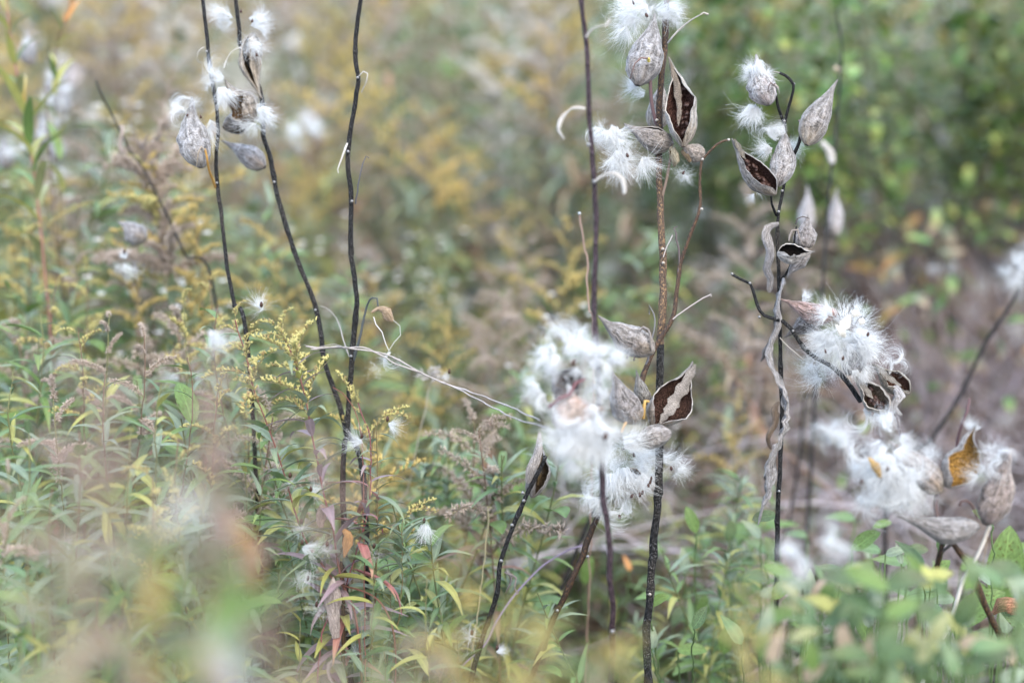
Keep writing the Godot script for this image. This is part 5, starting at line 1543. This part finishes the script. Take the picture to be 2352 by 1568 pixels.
func sharp_goldenrods() -> void:
	var d := 1.57
	goldenrod("tallest sharp goldenrod, with yellow arching top and reddish purple leaves", [[640, 752, d], [651, 774, d], [670, 814, d], [689, 871, d], [704, 927, d], [714, 989, d], [729, 1061, d], [742, 1129, d], [756, 1184, d], [765, 1215, d], [774, 1284, d], [783, 1330, d]], {"r0": 1.6, "r1": 4.0, "top": Color(0.16, 0.07, 0.06), "from": 0.06, "to": 0.52, "count": 60, "len": 76.0, "keys": ["sage", "purple", "sage", "yellow", "purple"], "rise": 0.38, "plume": ["gold"], "branches": 13, "plume_to": 0.15, "plume_len": 62.0})
	goldenrod("second sharp goldenrod with green leaves and yellow flower tips, left of the tallest one", [[540, 735, d], [545, 758, d], [564, 814, d], [583, 896, d], [608, 961, d], [633, 1030, d], [650, 1082, d], [666, 1135, d], [681, 1187, d], [706, 1250, d], [762, 1327, d]], {"r0": 1.5, "r1": 3.2, "top": Color(0.16, 0.07, 0.055), "from": 0.07, "to": 0.60, "count": 48, "len": 74.0, "keys": ["sage", "yellow", "sage", "green"], "rise": 0.5, "plume": ["gold"], "branches": 11, "plume_to": 0.14, "plume_len": 56.0})
	goldenrod("sharp goldenrod with drooping dark red leaves, right of the tallest one", [[822, 925, d], [830, 950, d], [838, 970, d], [848, 998, d], [851, 1076, d], [846, 1169, d], [827, 1234, d], [808, 1305, d], [796, 1349, d]], {"r0": 1.3, "r1": 3.0, "top": Color(0.18, 0.06, 0.07), "from": 0.10, "to": 0.58, "count": 30, "len": 74.0, "keys": ["purple", "red", "red", "sage", "red"], "rise": 0.25, "plume": ["gold"], "branches": 3, "plume_to": 0.08, "plume_len": 26.0})
	# single flower branches that arch out of the group
	var g := thing("goldenrod", "thin goldenrod shoot with one long yellow flower spray over the purple leaves", "goldenrod", at(838, 1420, d) * Vector3(1, 0, 1))
	stem(g, "stem", [[764, 889, d], [785, 902, d], [807, 927, d], [822, 960, d], [832, 1040, d], [835, 1200, d], [838, 1420, d]], 1.0, 2.2, M.twig, Color(0.20, 0.09, 0.07), Color(-1, 0, 0), true, 0.0)
	for q in [[810, 930, -0.8, 0.75, 0.042], [806, 922, -0.2, 1.0, 0.02], [829, 928, 0.1, 1.0, 0.018]]:
		var z := (cam_at.basis * Vector3(q[2], q[3], 0.15)).normalized()
		var y := (Vector3.UP - z * z.y).normalized()
		put("flower_branch", branch_mesh("gold", 1), Transform3D(Basis(y.cross(z), y, z).scaled(Vector3(q[4], q[4], q[4])), at(q[0], q[1], d)), g)
	for q in [[868, 968, 935, 964, "short goldenrod with a level brown yellow flower spray and floss beneath it", 0], [870, 1128, 884, 1105, "small round yellow goldenrod head beside the drooping red leaves", 1], [926, 1192, 1000, 1180, "small goldenrod with level yellow spray and hanging floss, right of the red leaves", 2]]:
		g = thing("goldenrod", q[4], "goldenrod", at(q[0] - 8, 1470, d + 0.02) * Vector3(1, 0, 1))
		stem(g, "stem", [[q[0], q[1], d], [q[0] - 4, q[1] + 30, d], [q[0] - 2, q[1] + 120, d + 0.01], [q[0] - 8, 1400, d + 0.02]], 0.9, 2.0, M.twig, Color(0.16, 0.12, 0.06), Color(-1, 0, 0), true, 0.0)
		var a := at(q[0], q[1], d)
		var b := at(q[2], q[3], d)
		var z := (b - a).normalized()
		var y := (Vector3.UP - z * z.y).normalized()
		for k in [0, 1]:
			var l := a.distance_to(b) * 1.15
			put("flower_branch", branch_mesh("gold", k + 1), Transform3D(Basis(y.cross(z), y, z).rotated(z, k * 0.6 - 0.3).scaled(Vector3(l, l, l)), a), g)
		leaves(g, curve([[q[0], q[1], d], [q[0] - 2, q[1] + 120, d], [q[0] - 8, 1400, d]]), 0.1, 0.8, 14, 46.0, ["sage", "green", "red"] if q[5] == 1 else ["green", "sage"], 0.4)
	# dried leaves on the olive stalk low down
	var s := thing("dead_goldenrod_stalk", "thick olive brown stalk low in the sharp group with one hanging grey leaf", "goldenrod", at(788, 1560, d + 0.02) * Vector3(1, 0, 1))
	stem(s, "stem", [[782, 1290, d + 0.01], [786, 1340, d + 0.01], [788, 1423, d + 0.01], [788, 1560, d + 0.02]], 4.6, 5.6, M.golden, Color(0.36, 0.30, 0.16), Color(0.34, 0.27, 0.14), true)
	ribbon(s, "hanging_leaf", [[765, 1325, d - 0.02], [764, 1350, d - 0.03], [763, 1390, d - 0.03], [768, 1430, d - 0.028], [772, 1466, d - 0.025]], [2.0, 18.0, 20.0, 15.0, 11.0], Color(0.44, 0.385, 0.37), 0.12, 0.9, 0.06).set_meta("label", "pale grey dead leaf hanging straight down")
	ribbon(s, "dried_leaf", [[788, 1216, d - 0.02], [797, 1225, d - 0.025], [798, 1250, d - 0.025], [790, 1280, d - 0.025]], [5.0, 11.0, 12.0, 2.0], Color(0.42, 0.24, 0.11), 0.2, 0.8, 0.1)
	ribbon(s, "dried_leaf", [[745, 1160, d - 0.02], [735, 1185, d - 0.02], [738, 1212, d - 0.02]], [8.0, 14.0, 5.0], Color(0.36, 0.29, 0.25), 0.3, 1.0, 0.2)
	ribbon(s, "dried_leaf", [[784, 1522, d - 0.01], [768, 1515, d - 0.02], [757, 1540, d - 0.02], [762, 1570, d - 0.02]], [4.0, 9.0, 10.0, 6.0], Color(0.36, 0.33, 0.33), 1.3, 1.3)
	ribbon(s, "dried_leaf", [[792, 1400, d - 0.01], [812, 1412, d - 0.01], [822, 1440, d - 0.01], [815, 1462, d]], [3.0, 7.0, 9.0, 3.0], Color(0.30, 0.26, 0.24), 1.2, 1.3)
	# more leafy stalks that fill the sharp group's lower part
	var low := [[595, 1010], [640, 1120], [690, 1165], [560, 1150], [720, 1290], [850, 1240], [890, 1290], [940, 1240], [905, 1390], [640, 1300], [560, 1320], [980, 1330], [1010, 1400], [830, 1400], [690, 1420], [600, 1450], [880, 1480], [500, 1220], [960, 1470], [1050, 1470]]
	for i in low.size():
		var q: Array = low[i]
		var dd := 1.56 + R(-0.06, 0.22)
		goldenrod("low green goldenrod shoot, " + where_in_photo(Vector3(q[0], q[1], dd)), [[q[0], q[1], dd], [q[0] + R(-12, 12), q[1] + 90, dd], [q[0] + R(-20, 20), q[1] + 240, dd + 0.03]], {"r0": 1.0, "r1": 2.2, "from": 0.0, "to": 0.8, "count": 28, "len": 62.0, "keys": [["green", "sage", "fresh"], ["sage", "blue", "green"], ["yellow", "sage", "green"]][i % 3], "top": Color(0.14, 0.13, 0.07), "group": "low goldenrod shoots"})


func caught_floss() -> void:
	var list := [[598, 712, 1.56, 34, ["fan", "fan", "star"], -0.2, -1.0, 3, "wispy floss tuft on top of the yellow goldenrod tip"], [829, 1014, 1.55, 27, ["fan", "star"], -1.0, 0.1, 3, "floss caught on the red leaved goldenrod near its top"], [888, 975, 1.56, 26, ["silk", "fan"], 0.8, 0.4, 3, "floss hanging under the level brown yellow spray"], [972, 1208, 1.58, 22, ["silk"], -0.1, 1.0, 2, "white floss dangling from the small level yellow spray"],
		[690, 1210, 1.54, 25, ["star", "star"], 0, 0, 3, "starry floss tuft with dark seed among the purple leaves"], [712, 1135, 1.55, 30, ["loop", "fan"], 0.7, -0.2, 3, "curved floss strands high between the two tall goldenrods"], [749, 1262, 1.55, 22, ["star", "mess"], 0, 0, 2, "small floss star left of the orange dead leaf"], [800, 1212, 1.57, 22, ["star", "fan"], 0, 0, 2, "floss star right above the orange dead leaf"],
		[692, 1258, 1.53, 30, ["fan", "silk"], 0.8, 0.5, 3, "long straight floss strands pointing down right"], [857, 1266, 1.58, 22, ["star"], 0, 0, 2, "floss tuft under the drooping red leaves"], [705, 1340, 1.55, 25, ["loop", "mess"], 0.2, -0.5, 3, "tangled floss curl left of the hanging grey leaf"], [820, 1520, 1.58, 26, ["fan", "star"], 0, -1, 2, "floss fan at the foot of the olive stalk"], [664, 1104, 1.56, 17, ["star"], 0, 0, 2, "tiny floss star on the second goldenrod stem"],
		[725, 1400, 1.55, 25, ["star", "mess"], 0, 0, 2, "faint floss left of the hanging leaf, lower down"], [295, 610, 1.85, 30, ["silk", "fan", "mess"], 0.1, 1, 7, "white floss lump below the brown seed plume at left"], [283, 590, 1.85, 16, ["silk"], 0.2, -1, 3, "upright white floss wisp below the brown seed plume"], [480, 775, 1.35, 30, ["mess", "fan"], 0.2, 0.5, 6, "blurred bluish floss left of the yellow goldenrod tip"], [430, 860, 1.9, 32, ["silk", "mess"], 0, 0, 9, "soft white floss patch between leaves at left"],
		[880, 825, 1.66, 20, ["loop", "mess"], -0.2, 1, 5, "floss snagged on the twisted fibre strand"], [1082, 1465, 1.55, 24, ["star"], -0.3, -0.6, 2, "floss star at lower centre beside the black stalk"], [1140, 1500, 1.55, 22, ["fan"], 1, -0.4, 2, "floss wisp under the short black stalk"], [130, 1275, 1.45, 24, ["mess"], 0, 0, 4, "floss knot low at the left"], [700, 300, 2.5, 36, ["silk", "mess"], 0, 0, 26, "large blurred white floss ball left of the bare forked stalk"],
		[130, 840, 1.9, 30, ["silk", "mess"], 0, 0, 8, "pale floss patch at the left edge, halfway up"], [1925, 1010, 2.0, 30, ["loop", "loop", "silk"], 0, -0.6, 18, "blurred white floss loop behind the arching branch"], [2160, 610, 2.6, 30, ["mess"], 0, 0, 6, "blurred floss in the bramble thicket"], [1800, 1280, 1.12, 24, ["fan", "star", "loop"], 0.6, -0.1, 9, "blurred white floss streak over the green leaves at lower right"], [1890, 1245, 1.12, 24, ["fan", "star", "loop"], 0.6, 0.1, 8, "second blurred white floss patch over the green leaves at lower right"],
		[400, 1190, 0.66, 22, ["loop", "mess"], 0.3, 0, 5, "big soft white blur of floss close to the viewer at left"], [540, 1500, 0.62, 22, ["fan", "mess"], 0, 0, 5, "large pale floss blur close to the viewer at the bottom"], [1030, 865, 1.75, 14, ["mess"], 0, 0, 3, "tiny floss bits beside the dried seed head"]]
	for q in list:
		var root := thing("floss_tuft", q[8], "milkweed floss", at(q[0], q[1], q[2]))
		floss(root, q[0], q[1], q[2], 5.0 if q[7] < 4 else (26.0 if q[7] > 14 else 22.0), q[7], q[4], q[3], Vector2(q[5], q[6]), 0.5 if Vector2(q[5], q[6]) != Vector2.ZERO else 1.0)
		if q[7] < 4:
			put("seed", seed_mesh, Transform3D(aim(Vector3.UP, 0.4).scaled(Vector3(0.007, 0.007, 0.007)), at(q[0] + 2, q[1] - 6, q[2] - 0.01)), root)


func strand() -> void:
	var d := 1.66
	var s := thing("fibre_strand", "pale double fibre strand strung from the forked stalk to the floss cluster", "plant fibre", at(960, 850, d))
	var a := [[703, 795, d], [728, 800, d], [770, 796, d], [804, 798, d - 0.012], [832, 797, d - 0.01], [871, 815, d - 0.01], [910, 836, d - 0.01], [952, 851, d - 0.01], [989, 866, d - 0.01], [1031, 882, d - 0.02], [1078, 905, d - 0.04], [1134, 936, d - 0.08], [1190, 963, d - 0.14], [1262, 982, d - 0.22]]
	var b := [[714, 802, d], [770, 799, d + 0.004], [808, 800, d - 0.014], [850, 806, d - 0.01], [902, 818, d - 0.008], [938, 838, d - 0.008], [978, 861, d - 0.012], [1031, 883, d - 0.02], [1078, 899, d - 0.04], [1162, 930, d - 0.1], [1241, 966, d - 0.2]]
	for q in [a, b]:
		stem(s, "fibre", q, 2.0, 1.5, M.dry, Color(0.62, 0.58, 0.58), Color(-1, 0, 0), false, 0.25)
	stem(s, "fibre", [[700, 793, d], [728, 797, d + 0.002], [768, 790, d], [790, 799, d - 0.012]], 0.8, 0.8, M.dry, Color(0.62, 0.58, 0.58), Color(-1, 0, 0), false, 0.0)
	d = 1.85
	var h := thing("seed_head", "small dried grey seed head on a wiry stalk, under the fibre strand", "seed head", at(945, 1085, d) * Vector3(1, 0, 1))
	stem(h, "stem", [[992, 872, d], [986, 890, d], [978, 933, d], [955, 1034, d], [940, 1110, d]], 1.1, 1.5, M.twig, Color(0.34, 0.31, 0.27), Color(-1, 0, 0), true, 0.0)
	var mb := Mb.new()
	for i in 60:
		var e := Vector3(rng.randfn(), absf(rng.randfn()) * 0.8, rng.randfn()).normalized()
		mb.bud(at(993, 868, d) + e * R(0.002, 0.012) + Vector3(R(-0.008, 0.008), 0, 0), e, R(0.006, 0.011), 0.003, Color(0.36, 0.32, 0.30), Color(0.5, 0.46, 0.44))
	build("head", mb, M.petal, h)
	h = thing("seed_head", "thin grass stalk with a small nodding tip, left of the short black stalk", "grass stalk", at(1100, 1400, 1.7) * Vector3(1, 0, 1))
	stem(h, "stem", [[1128, 1166, 1.7], [1122, 1162, 1.7], [1121, 1180, 1.7], [1117, 1240, 1.7], [1106, 1330, 1.7], [1100, 1400, 1.7]], 1.8, 1.3, M.twig, Color(0.30, 0.27, 0.17), Color(-1, 0, 0), true, 0.0)
	h = thing("bent_shoot", "thin reddish shoot with a white tip, between the nearest stalk and the floss lobes", "stalk", at(1350, 640, 1.75) * Vector3(1, 0, 1))
	stem(h, "stem", [[1331, 490, 1.75], [1333, 510, 1.75], [1341, 560, 1.75], [1348, 620, 1.75], [1352, 700, 1.75]], 2.4, 1.8, M.twig, Color(0.30, 0.20, 0.16), Color(-1, 0, 0), true, 0.0)
	scars(h, [[1331, 490]], 1.745, 4.4, Color(0.8, 0.8, 0.8))


func left_side() -> void:
	# the brown and yellow plume that stands out on the left
	var d := 2.02
	var g := goldenrod("broad goldenrod plume with brown fluffy top, left of the leaning pod stalks", [[330, 345, d], [345, 400, d], [362, 470, d], [376, 560, d], [390, 660, d], [400, 760, d], [408, 860, d]], {"r0": 1.6, "r1": 3.4, "from": 0.28, "to": 0.7, "count": 34, "len": 70.0, "keys": ["green", "sage", "yellow"], "plume": ["pink", "gold"], "branches": 1, "plume_to": 0.02, "plume_len": 30.0})
	var c := curve([[330, 345, d], [345, 400, d], [362, 470, d], [376, 560, d], [390, 660, d]])
	plume(g, c, 0.0, 0.30, 16, 52.0, ["pink"])
	plume(g, c, 0.15, 1.0, 40, 88.0, ["gold", "ochre", "pink"])
	plume(g, c, 0.15, 0.4, 6, 130.0, ["pink", "gold"])
	for q in [[450, 520, "ochre"], [300, 560, "pink"], [430, 660, "gold"]]:
		g = goldenrod("loose goldenrod plume, " + {"pink": "beige and fluffy", "ochre": "dull yellow", "gold": "brighter yellow"}[q[2]] + ", " + where_in_photo(Vector3(q[0], q[1], d)), [[q[0], q[1], d], [q[0] + 12, q[1] + 120, d], [q[0] + 20, q[1] + 330, d]], {"from": 0.2, "to": 0.7, "count": 30, "len": 66.0, "keys": ["green", "sage", "yellow"], "plume": [q[2], "ochre"], "branches": 15, "plume_to": 0.22, "plume_len": 62.0})
	var r := RandomNumberGenerator.new()
	r.seed = 11
	var spots := [[60, 500, 2.0, "gold"], [180, 480, 2.05, "pink"], [130, 640, 1.85, "gold"], [420, 700, 1.75, "gold"], [480, 640, 1.8, "gold"], [250, 720, 1.7, "pink"], [180, 760, 1.7, "gold"], [90, 720, 1.75, ""], [330, 770, 1.65, "pink"], [30, 850, 1.55, ""], [430, 820, 1.6, ""], [120, 880, 1.55, "pink"], [240, 860, 1.6, ""], [370, 880, 1.5, ""], [500, 900, 1.6, "gold"], [60, 960, 1.45, ""], [180, 990, 1.45, ""], [300, 980, 1.45, ""], [410, 1010, 1.45, "gold"], [20, 1080, 1.4, "pink"], [120, 1120, 1.4, ""], [250, 1110, 1.4, ""], [350, 1090, 1.42, "gold"], [470, 1110, 1.5, ""], [60, 1230, 1.35, ""], [170, 1230, 1.35, ""], [290, 1240, 1.38, ""], [410, 1240, 1.4, ""], [520, 1240, 1.5, ""], [100, 1350, 1.3, ""], [230, 1350, 1.33, ""], [350, 1360, 1.35, ""], [460, 1370, 1.4, ""], [560, 1390, 1.48, ""], [40, 1440, 1.3, ""], [300, 1450, 1.32, ""], [160, 1450, 1.3, ""], [420, 1470, 1.36, ""], [560, 930, 1.75, "gold"], [470, 960, 1.7, ""], [500, 700, 1.7, ""], [560, 1060, 1.7, ""], [200, 620, 1.95, "gold"], [20, 640, 1.95, ""], [100, 430, 2.2, "gold"]]
	for i in spots.size():
		var q: Array = spots[i]
		var x: float = q[0]
		var y: float = q[1]
		d = q[2]
		var o := {"r0": 1.3, "r1": 3.0, "from": 0.03, "to": 0.78, "count": 38, "len": 72.0, "keys": [["green", "sage", "fresh"], ["green", "yellow", "sage"], ["sage", "fresh", "green"], ["green", "fresh", "sage"]][i % 4], "top": [Color(0.14, 0.09, 0.06), Color(0.15, 0.15, 0.07)][i % 2], "foot": Color(0.13, 0.13, 0.06), "group": "leafy goldenrods on the left"}
		if q[3]:
			o.plume = [q[3]]
			o.branches = 6
			o.plume_len = 55.0
			o.plume_to = 0.22
			o.from = 0.14
		var what := "leafy green goldenrod without flowers" if q[3] == "" else ("leafy goldenrod with yellow plume" if q[3] == "gold" else "leafy goldenrod with brown fluffy plume")
		goldenrod(what + ", " + where_in_photo(Vector3(x, y, d)), [[x, y, d], [x + r.randf_range(-15, 15), y + 120, d], [x + r.randf_range(-30, 30), y + 330, d + 0.05]], o)
	# the red stalk with lance leaves at the top left corner
	d = 2.0
	g = goldenrod("reddish stalk with upright green and orange lance leaves at the upper left corner", [[8, -40, d], [20, 60, d], [34, 150, d], [58, 269, d], [70, 350, d], [81, 420, d], [91, 520, d]], {"r0": 3.0, "r1": 4.4, "top": Color(0.24, 0.12, 0.10), "foot": Color(0.24, 0.11, 0.09), "from": 0.0, "to": 0.42, "count": 26, "len": 105.0, "keys": ["yellow", "fresh", "olive", "gold", "yellow"], "rise": 1.0, "called": "willow_herb", "category": "wild plant"})
	g = goldenrod("slender spray of green to orange leaves near the top edge, left of the dark stalks", [[172, -30, 2.1], [150, 40, 2.1], [130, 110, 2.1], [125, 200, 2.1]], {"r0": 1.5, "r1": 3.0, "from": 0.0, "to": 0.3, "count": 12, "len": 90.0, "keys": ["yellow", "orange", "fresh"], "rise": 1.0, "called": "willow_herb", "category": "wild plant"})
	g = goldenrod("small brown seed plume against the field at upper left, above the big plume", [[398, 150, 2.15], [392, 190, 2.15], [378, 240, 2.15], [365, 330, 2.15]], {"r0": 1.2, "r1": 2.0, "from": 0.3, "to": 0.6, "count": 5, "len": 50.0, "keys": ["tan", "brown"], "plume": ["pink"], "branches": 14, "plume_to": 0.2, "plume_len": 34.0, "top": Color(0.3, 0.22, 0.19)})


func near_blur() -> void:
	# plants so close to the lens that they only tint what lies behind them
	var list := [[190, 900, 0.66, "mauve"], [260, 940, 0.7, "mauve"], [360, 1100, 0.7, "leaf"], [120, 1180, 0.7, "leaf"], [500, 870, 0.72, "mauve"], [430, 1000, 0.68, "leaf"], [100, 1010, 0.7, "leaf"], [480, 915, 0.68, "mauve"], [330, 1150, 0.62, "tan"], [755, 1050, 0.74, "wisp"], [640, 1370, 0.70, "wisp"], [520, 1130, 0.72, "leaf"], [560, 1250, 0.70, "leaf"], [470, 1330, 0.66, "leaf"], [90, 1500, 0.72, "olive"], [1180, 1410, 0.85, "gold"], [1060, 1270, 0.88, "ochre"], [930, 1480, 0.82, "leaf"], [1030, 1500, 0.82, "gold"], [1250, 1490, 0.84, "gold"], [1440, 1510, 0.82, "gold"], [1370, 1530, 0.8, "leaf"], [1720, 1380, 1.0, "gold"], [1220, 1440, 0.8, "gold"], [1400, 1490, 0.84, "ochre"], [980, 1440, 0.8, "leaf"], [200, 1330, 0.66, "leaf"], [860, 1440, 0.85, "leaf"]]
	for i in list.size():
		var q: Array = list[i]
		var d: float = q[2]
		var x: float = q[0]
		var y: float = q[1]
		var bloom: String = q[3]
		var o := {"r0": 1.2, "r1": 3.0, "group": "blurred plants close to the viewer", "top": Color(0.2, 0.12, 0.09), "called": "near_goldenrod"}
		if bloom == "leaf":
			o.merge({"from": 0.0, "to": 0.3, "count": 22, "len": 75.0, "keys": ["olive", "tan", "fresh"]})
		elif bloom == "wisp":
			o.merge({"from": 0.25, "to": 0.5, "count": 3, "len": 40.0, "keys": ["tan"], "plume": ["mauve"], "branches": 5, "plume_to": 0.1, "plume_len": 34.0})
		elif bloom == "olive" or bloom == "tan":
			o.merge({"from": 0.0, "to": 0.3, "count": 20, "len": 70.0, "keys": ["olive", "olive", "tan"] if bloom == "olive" else ["tan", "gold", "mauve"]})
		else:
			o.merge({"from": 0.25, "to": 0.5, "count": 5, "len": 45.0, "keys": ["yellow", "tan"], "plume": [bloom], "branches": 15, "plume_to": 0.26, "plume_len": 48.0})
		goldenrod({"mauve": "very blurred pinkish seed plume", "wisp": "very blurred thin pinkish seed head", "pink": "very blurred pinkish seed plume", "rust": "very blurred rust brown seed plume", "leaf": "very blurred yellow green leafy shoot", "olive": "very blurred olive leafy shoot", "tan": "very blurred tan withered shoot", "gold": "very blurred yellow goldenrod tip", "ochre": "very blurred tan yellow goldenrod tip"}[bloom] + " close by, " + where_in_photo(Vector3(x, y, d)), [[x, y, d], [x + 4, y + 160, d], [x + 10, y + 420, d + 0.02]], o)
	var s := thing("near_stalk", "blurred brown upright stalk with one long tan leaf, close to the viewer at left", "stalk", at(505, 1420, 0.95) * Vector3(1, 0, 1))
	stem(s, "stem", [[468, 900, 0.92], [480, 1050, 0.92], [488, 1200, 0.93], [492, 1330, 0.94], [505, 1420, 0.95]], 3.0, 4.4, M.twig, Color(0.17, 0.10, 0.08), Color(-1, 0, 0), true, 0.0)
	ribbon(s, "dried_leaf", [[495, 1170, 0.86], [545, 1215, 0.85], [580, 1285, 0.85], [590, 1365, 0.86]], [3.0, 12.0, 13.0, 3.0], Color(0.42, 0.24, 0.11), 0.1, 0.6)
	ribbon(s, "dried_leaf", [[486, 1370, 0.92], [494, 1395, 0.9], [488, 1430, 0.9]], [8.0, 11.0, 6.0], Color(0.28, 0.17, 0.14), 0.9, 1.2)


func broad_leaves() -> void:
	# broad green leaves at the lower right, some nearer than the stalks, some beyond
	var list := [[2310, 1300, 1.75, 0.17, 1.5, "fresh"], [2250, 1395, 1.7, 0.12, 0.7, "fresh"], [2150, 1365, 1.7, 0.12, 0.2, "green"], [2080, 1330, 1.2, 0.085, 0.5, "blue"], [2150, 1430, 1.2, 0.08, 2.6, "blue"], [2010, 1400, 1.22, 0.075, 2.8, "green"], [1930, 1420, 1.22, 0.07, 0.4, "blue"], [1850, 1420, 1.25, 0.07, 2.7, "green"], [1900, 1370, 1.3, 0.07, 1.2, "fresh"], [2010, 1330, 1.3, 0.07, 1.8, "green"], [2060, 1500, 1.15, 0.075, 0.3, "blue"], [2180, 1510, 1.15, 0.075, 0.1, "blue"], [1960, 1500, 1.15, 0.07, 2.9, "blue"], [2280, 1500, 1.15, 0.08, 0.5, "blue"], [1880, 1510, 1.2, 0.07, 0.6, "green"], [1800, 1350, 1.6, 0.06, 0.8, "fresh"], [1740, 1250, 1.9, 0.06, 2.4, "green"], [2230, 1480, 1.4, 0.05, 1.2, "fresh"], [2130, 1540, 1.3, 0.06, 2.5, "green"], [2330, 1420, 1.6, 0.09, 2.3, "blue"], [2100, 1270, 1.5, 0.07, 2.2, "green"], [1990, 1240, 1.5, 0.06, 0.6, "fresh"], [2040, 1460, 1.0, 0.06, 1.0, "blue"], [1560, 1410, 2.0, 0.06, 1.0, "blue"], [1650, 1470, 2.0, 0.06, 0.4, "green"], [1020, 1150, 1.95, 0.07, 0.8, "fresh"], [1085, 1090, 1.95, 0.06, 1.2, "fresh"], [1350, 1310, 2.0, 0.07, 1.3, "fresh"], [1440, 1290, 2.0, 0.045, 1.9, "orange"]]
	var r := RandomNumberGenerator.new()
	r.seed = 5
	for i in 90:
		list.append([r.randf_range(1740, 2360), r.randf_range(1290, 1560), r.randf_range(1.12, 1.32), r.randf_range(0.05, 0.085), r.randf_range(0, 3.1), ["blue", "green", "sage", "yellow", "fresh", "olive", "blue", "tan"][i % 8]])
	for i in 60:
		list.append([r.randf_range(1500, 2360), r.randf_range(1180, 1500), r.randf_range(1.6, 2.0), r.randf_range(0.04, 0.075), r.randf_range(0, 3.1), ["blue", "green", "sage", "fresh"][i % 4]])
	var clumps := {}
	for i in list.size():
		var q: Array = list[i]
		var key := ("near" if q[2] < 1.32 else "far") + str(int(q[0] / 150.0))
		if not clumps.has(key):
			clumps[key] = thing("broad_leaf_plant", ("blurred broad leaved green plant close by" if q[2] < 1.32 else "broad leaved green plant farther back") + ", " + where_in_photo(Vector3(q[0], q[1], q[2])), "wild plant", at(q[0], q[1] + 200, q[2] + 0.05) * Vector3(1, 0, 1))
		var g: Node3D = clumps[key]
		var p := at(q[0], q[1], q[2])
		var z := (cam_at.basis * Vector3(cos(q[4]), sin(q[4]), R(-0.2, 0.4))).normalized()
		var y := (Vector3(0, 1, 0.7) - z * z.dot(Vector3(0, 1, 0.7))).normalized()
		var l: float = q[3] * (0.46 if q[2] < 1.32 else 0.6)
		var foot := p - z * l * 0.5
		put("leaf", leaf_mesh(q[5], 2 if q[5] == "fresh" else i % 5), Transform3D(Basis(y.cross(z), y, z).scaled_local(Vector3(l * (1.25 if q[5] in ["blue", "fresh"] else 2.6), l, l)), foot), g)
		stem(g, "stem", [foot, foot.lerp(g.position, 0.5) + Vector3(0.01, 0, 0), g.position], 2.0, 3.0, M.twig, Color(0.10, 0.15, 0.06), Color(-1, 0, 0), false, 0.0)
	var o := thing("dead_leaf", "curled orange brown dead leaf at the lower right edge", "dead leaf", at(2316, 1400, 1.6))
	ribbon(o, "blade", [[2280, 1410, 1.6], [2305, 1392, 1.58], [2330, 1392, 1.58], [2356, 1412, 1.6]], [6.0, 24.0, 26.0, 6.0], Color(0.40, 0.22, 0.14), 0.2, 1.0, 0.2)


# ---------------------------------------------------------------- the scene

func _ready() -> void:
	var cam := Camera3D.new()
	cam.name = "camera"
	cam.position = EYE
	cam.rotation_degrees = Vector3(PITCH, 0, 0)
	cam.near = 0.05
	cam.far = 120.0
	cam.fov = 27.0
	var glass := CameraAttributesPhysical.new()
	glass.frustum_focal_length = 49.983
	glass.frustum_focus_distance = FOCUS
	glass.frustum_near = 0.05
	glass.frustum_far = 120.0
	glass.exposure_aperture = 1.6
	cam.attributes = glass
	add_child(cam)
	cam.current = true
	cam_at = Transform3D(Basis.from_euler(Vector3(deg_to_rad(PITCH), 0, 0)), EYE)

	var around := WorldEnvironment.new()
	around.name = "surroundings"
	var env := Environment.new()
	env.background_mode = Environment.BG_SKY
	var sky := Sky.new()
	var dome := ProceduralSkyMaterial.new()
	dome.sky_top_color = Color(0.79, 0.88, 1.0)
	dome.sky_horizon_color = Color(0.75, 0.84, 0.96)
	dome.sky_curve = 0.2
	dome.sky_energy_multiplier = 1.0
	dome.ground_bottom_color = Color(0.30, 0.29, 0.26)
	dome.ground_horizon_color = Color(0.55, 0.55, 0.54)
	sky.sky_material = dome
	env.sky = sky
	env.tonemap_mode = Environment.TONE_MAPPER_LINEAR
	env.tonemap_exposure = 3.75
	env.sdfgi_enabled = true
	env.ssao_enabled = true
	env.ssil_enabled = true
	around.environment = env
	add_child(around)

	var sun := DirectionalLight3D.new()
	sun.name = "sun"
	sun.light_energy = 0.45
	sun.light_angular_distance = 40.0
	sun.light_color = Color(1.0, 0.985, 0.96)
	sun.shadow_enabled = true
	sun.rotation_degrees = Vector3(-48, 24, 0)
	add_child(sun)

	rng.seed = 20240
	nz.seed = 9
	nz.frequency = 0.05
	nz.fractal_octaves = 3
	make_materials()
	seed_mesh = make_seed()

	var ground := Mb.new()
	for j in 61:
		for i in 61:
			var p := Vector3((i - 30) * 0.7, 0, 4.0 - j * 0.55)
			if absf(i - 30) > 26:
				p.x *= 4.0
			if j > 56:
				p.z -= (j - 56) * 18.0
			p.y = 0.02 * nz.get_noise_2d(p.x * 60.0, p.z * 60.0) - 0.015
			ground.vert(p, Vector3.UP, Color.WHITE)
	for j in 60:
		for i in 60:
			ground.quad(j * 61 + i, j * 61 + i + 1, (j + 1) * 61 + i + 1, (j + 1) * 61 + i)
	var g := build("ground", ground, M.soil, self)
	tag(g, "brown soil of the meadow under the plants", "ground", "", "structure")

	far_edge()
	shrub()
	field()
	undergrowth()
	fill_low()
	left_side()
	broad_leaves()
	near_blur()
	left_pair()
	right_side()
	centre()
	sharp_goldenrods()
	strand()
	caught_floss()
	tell_apart()
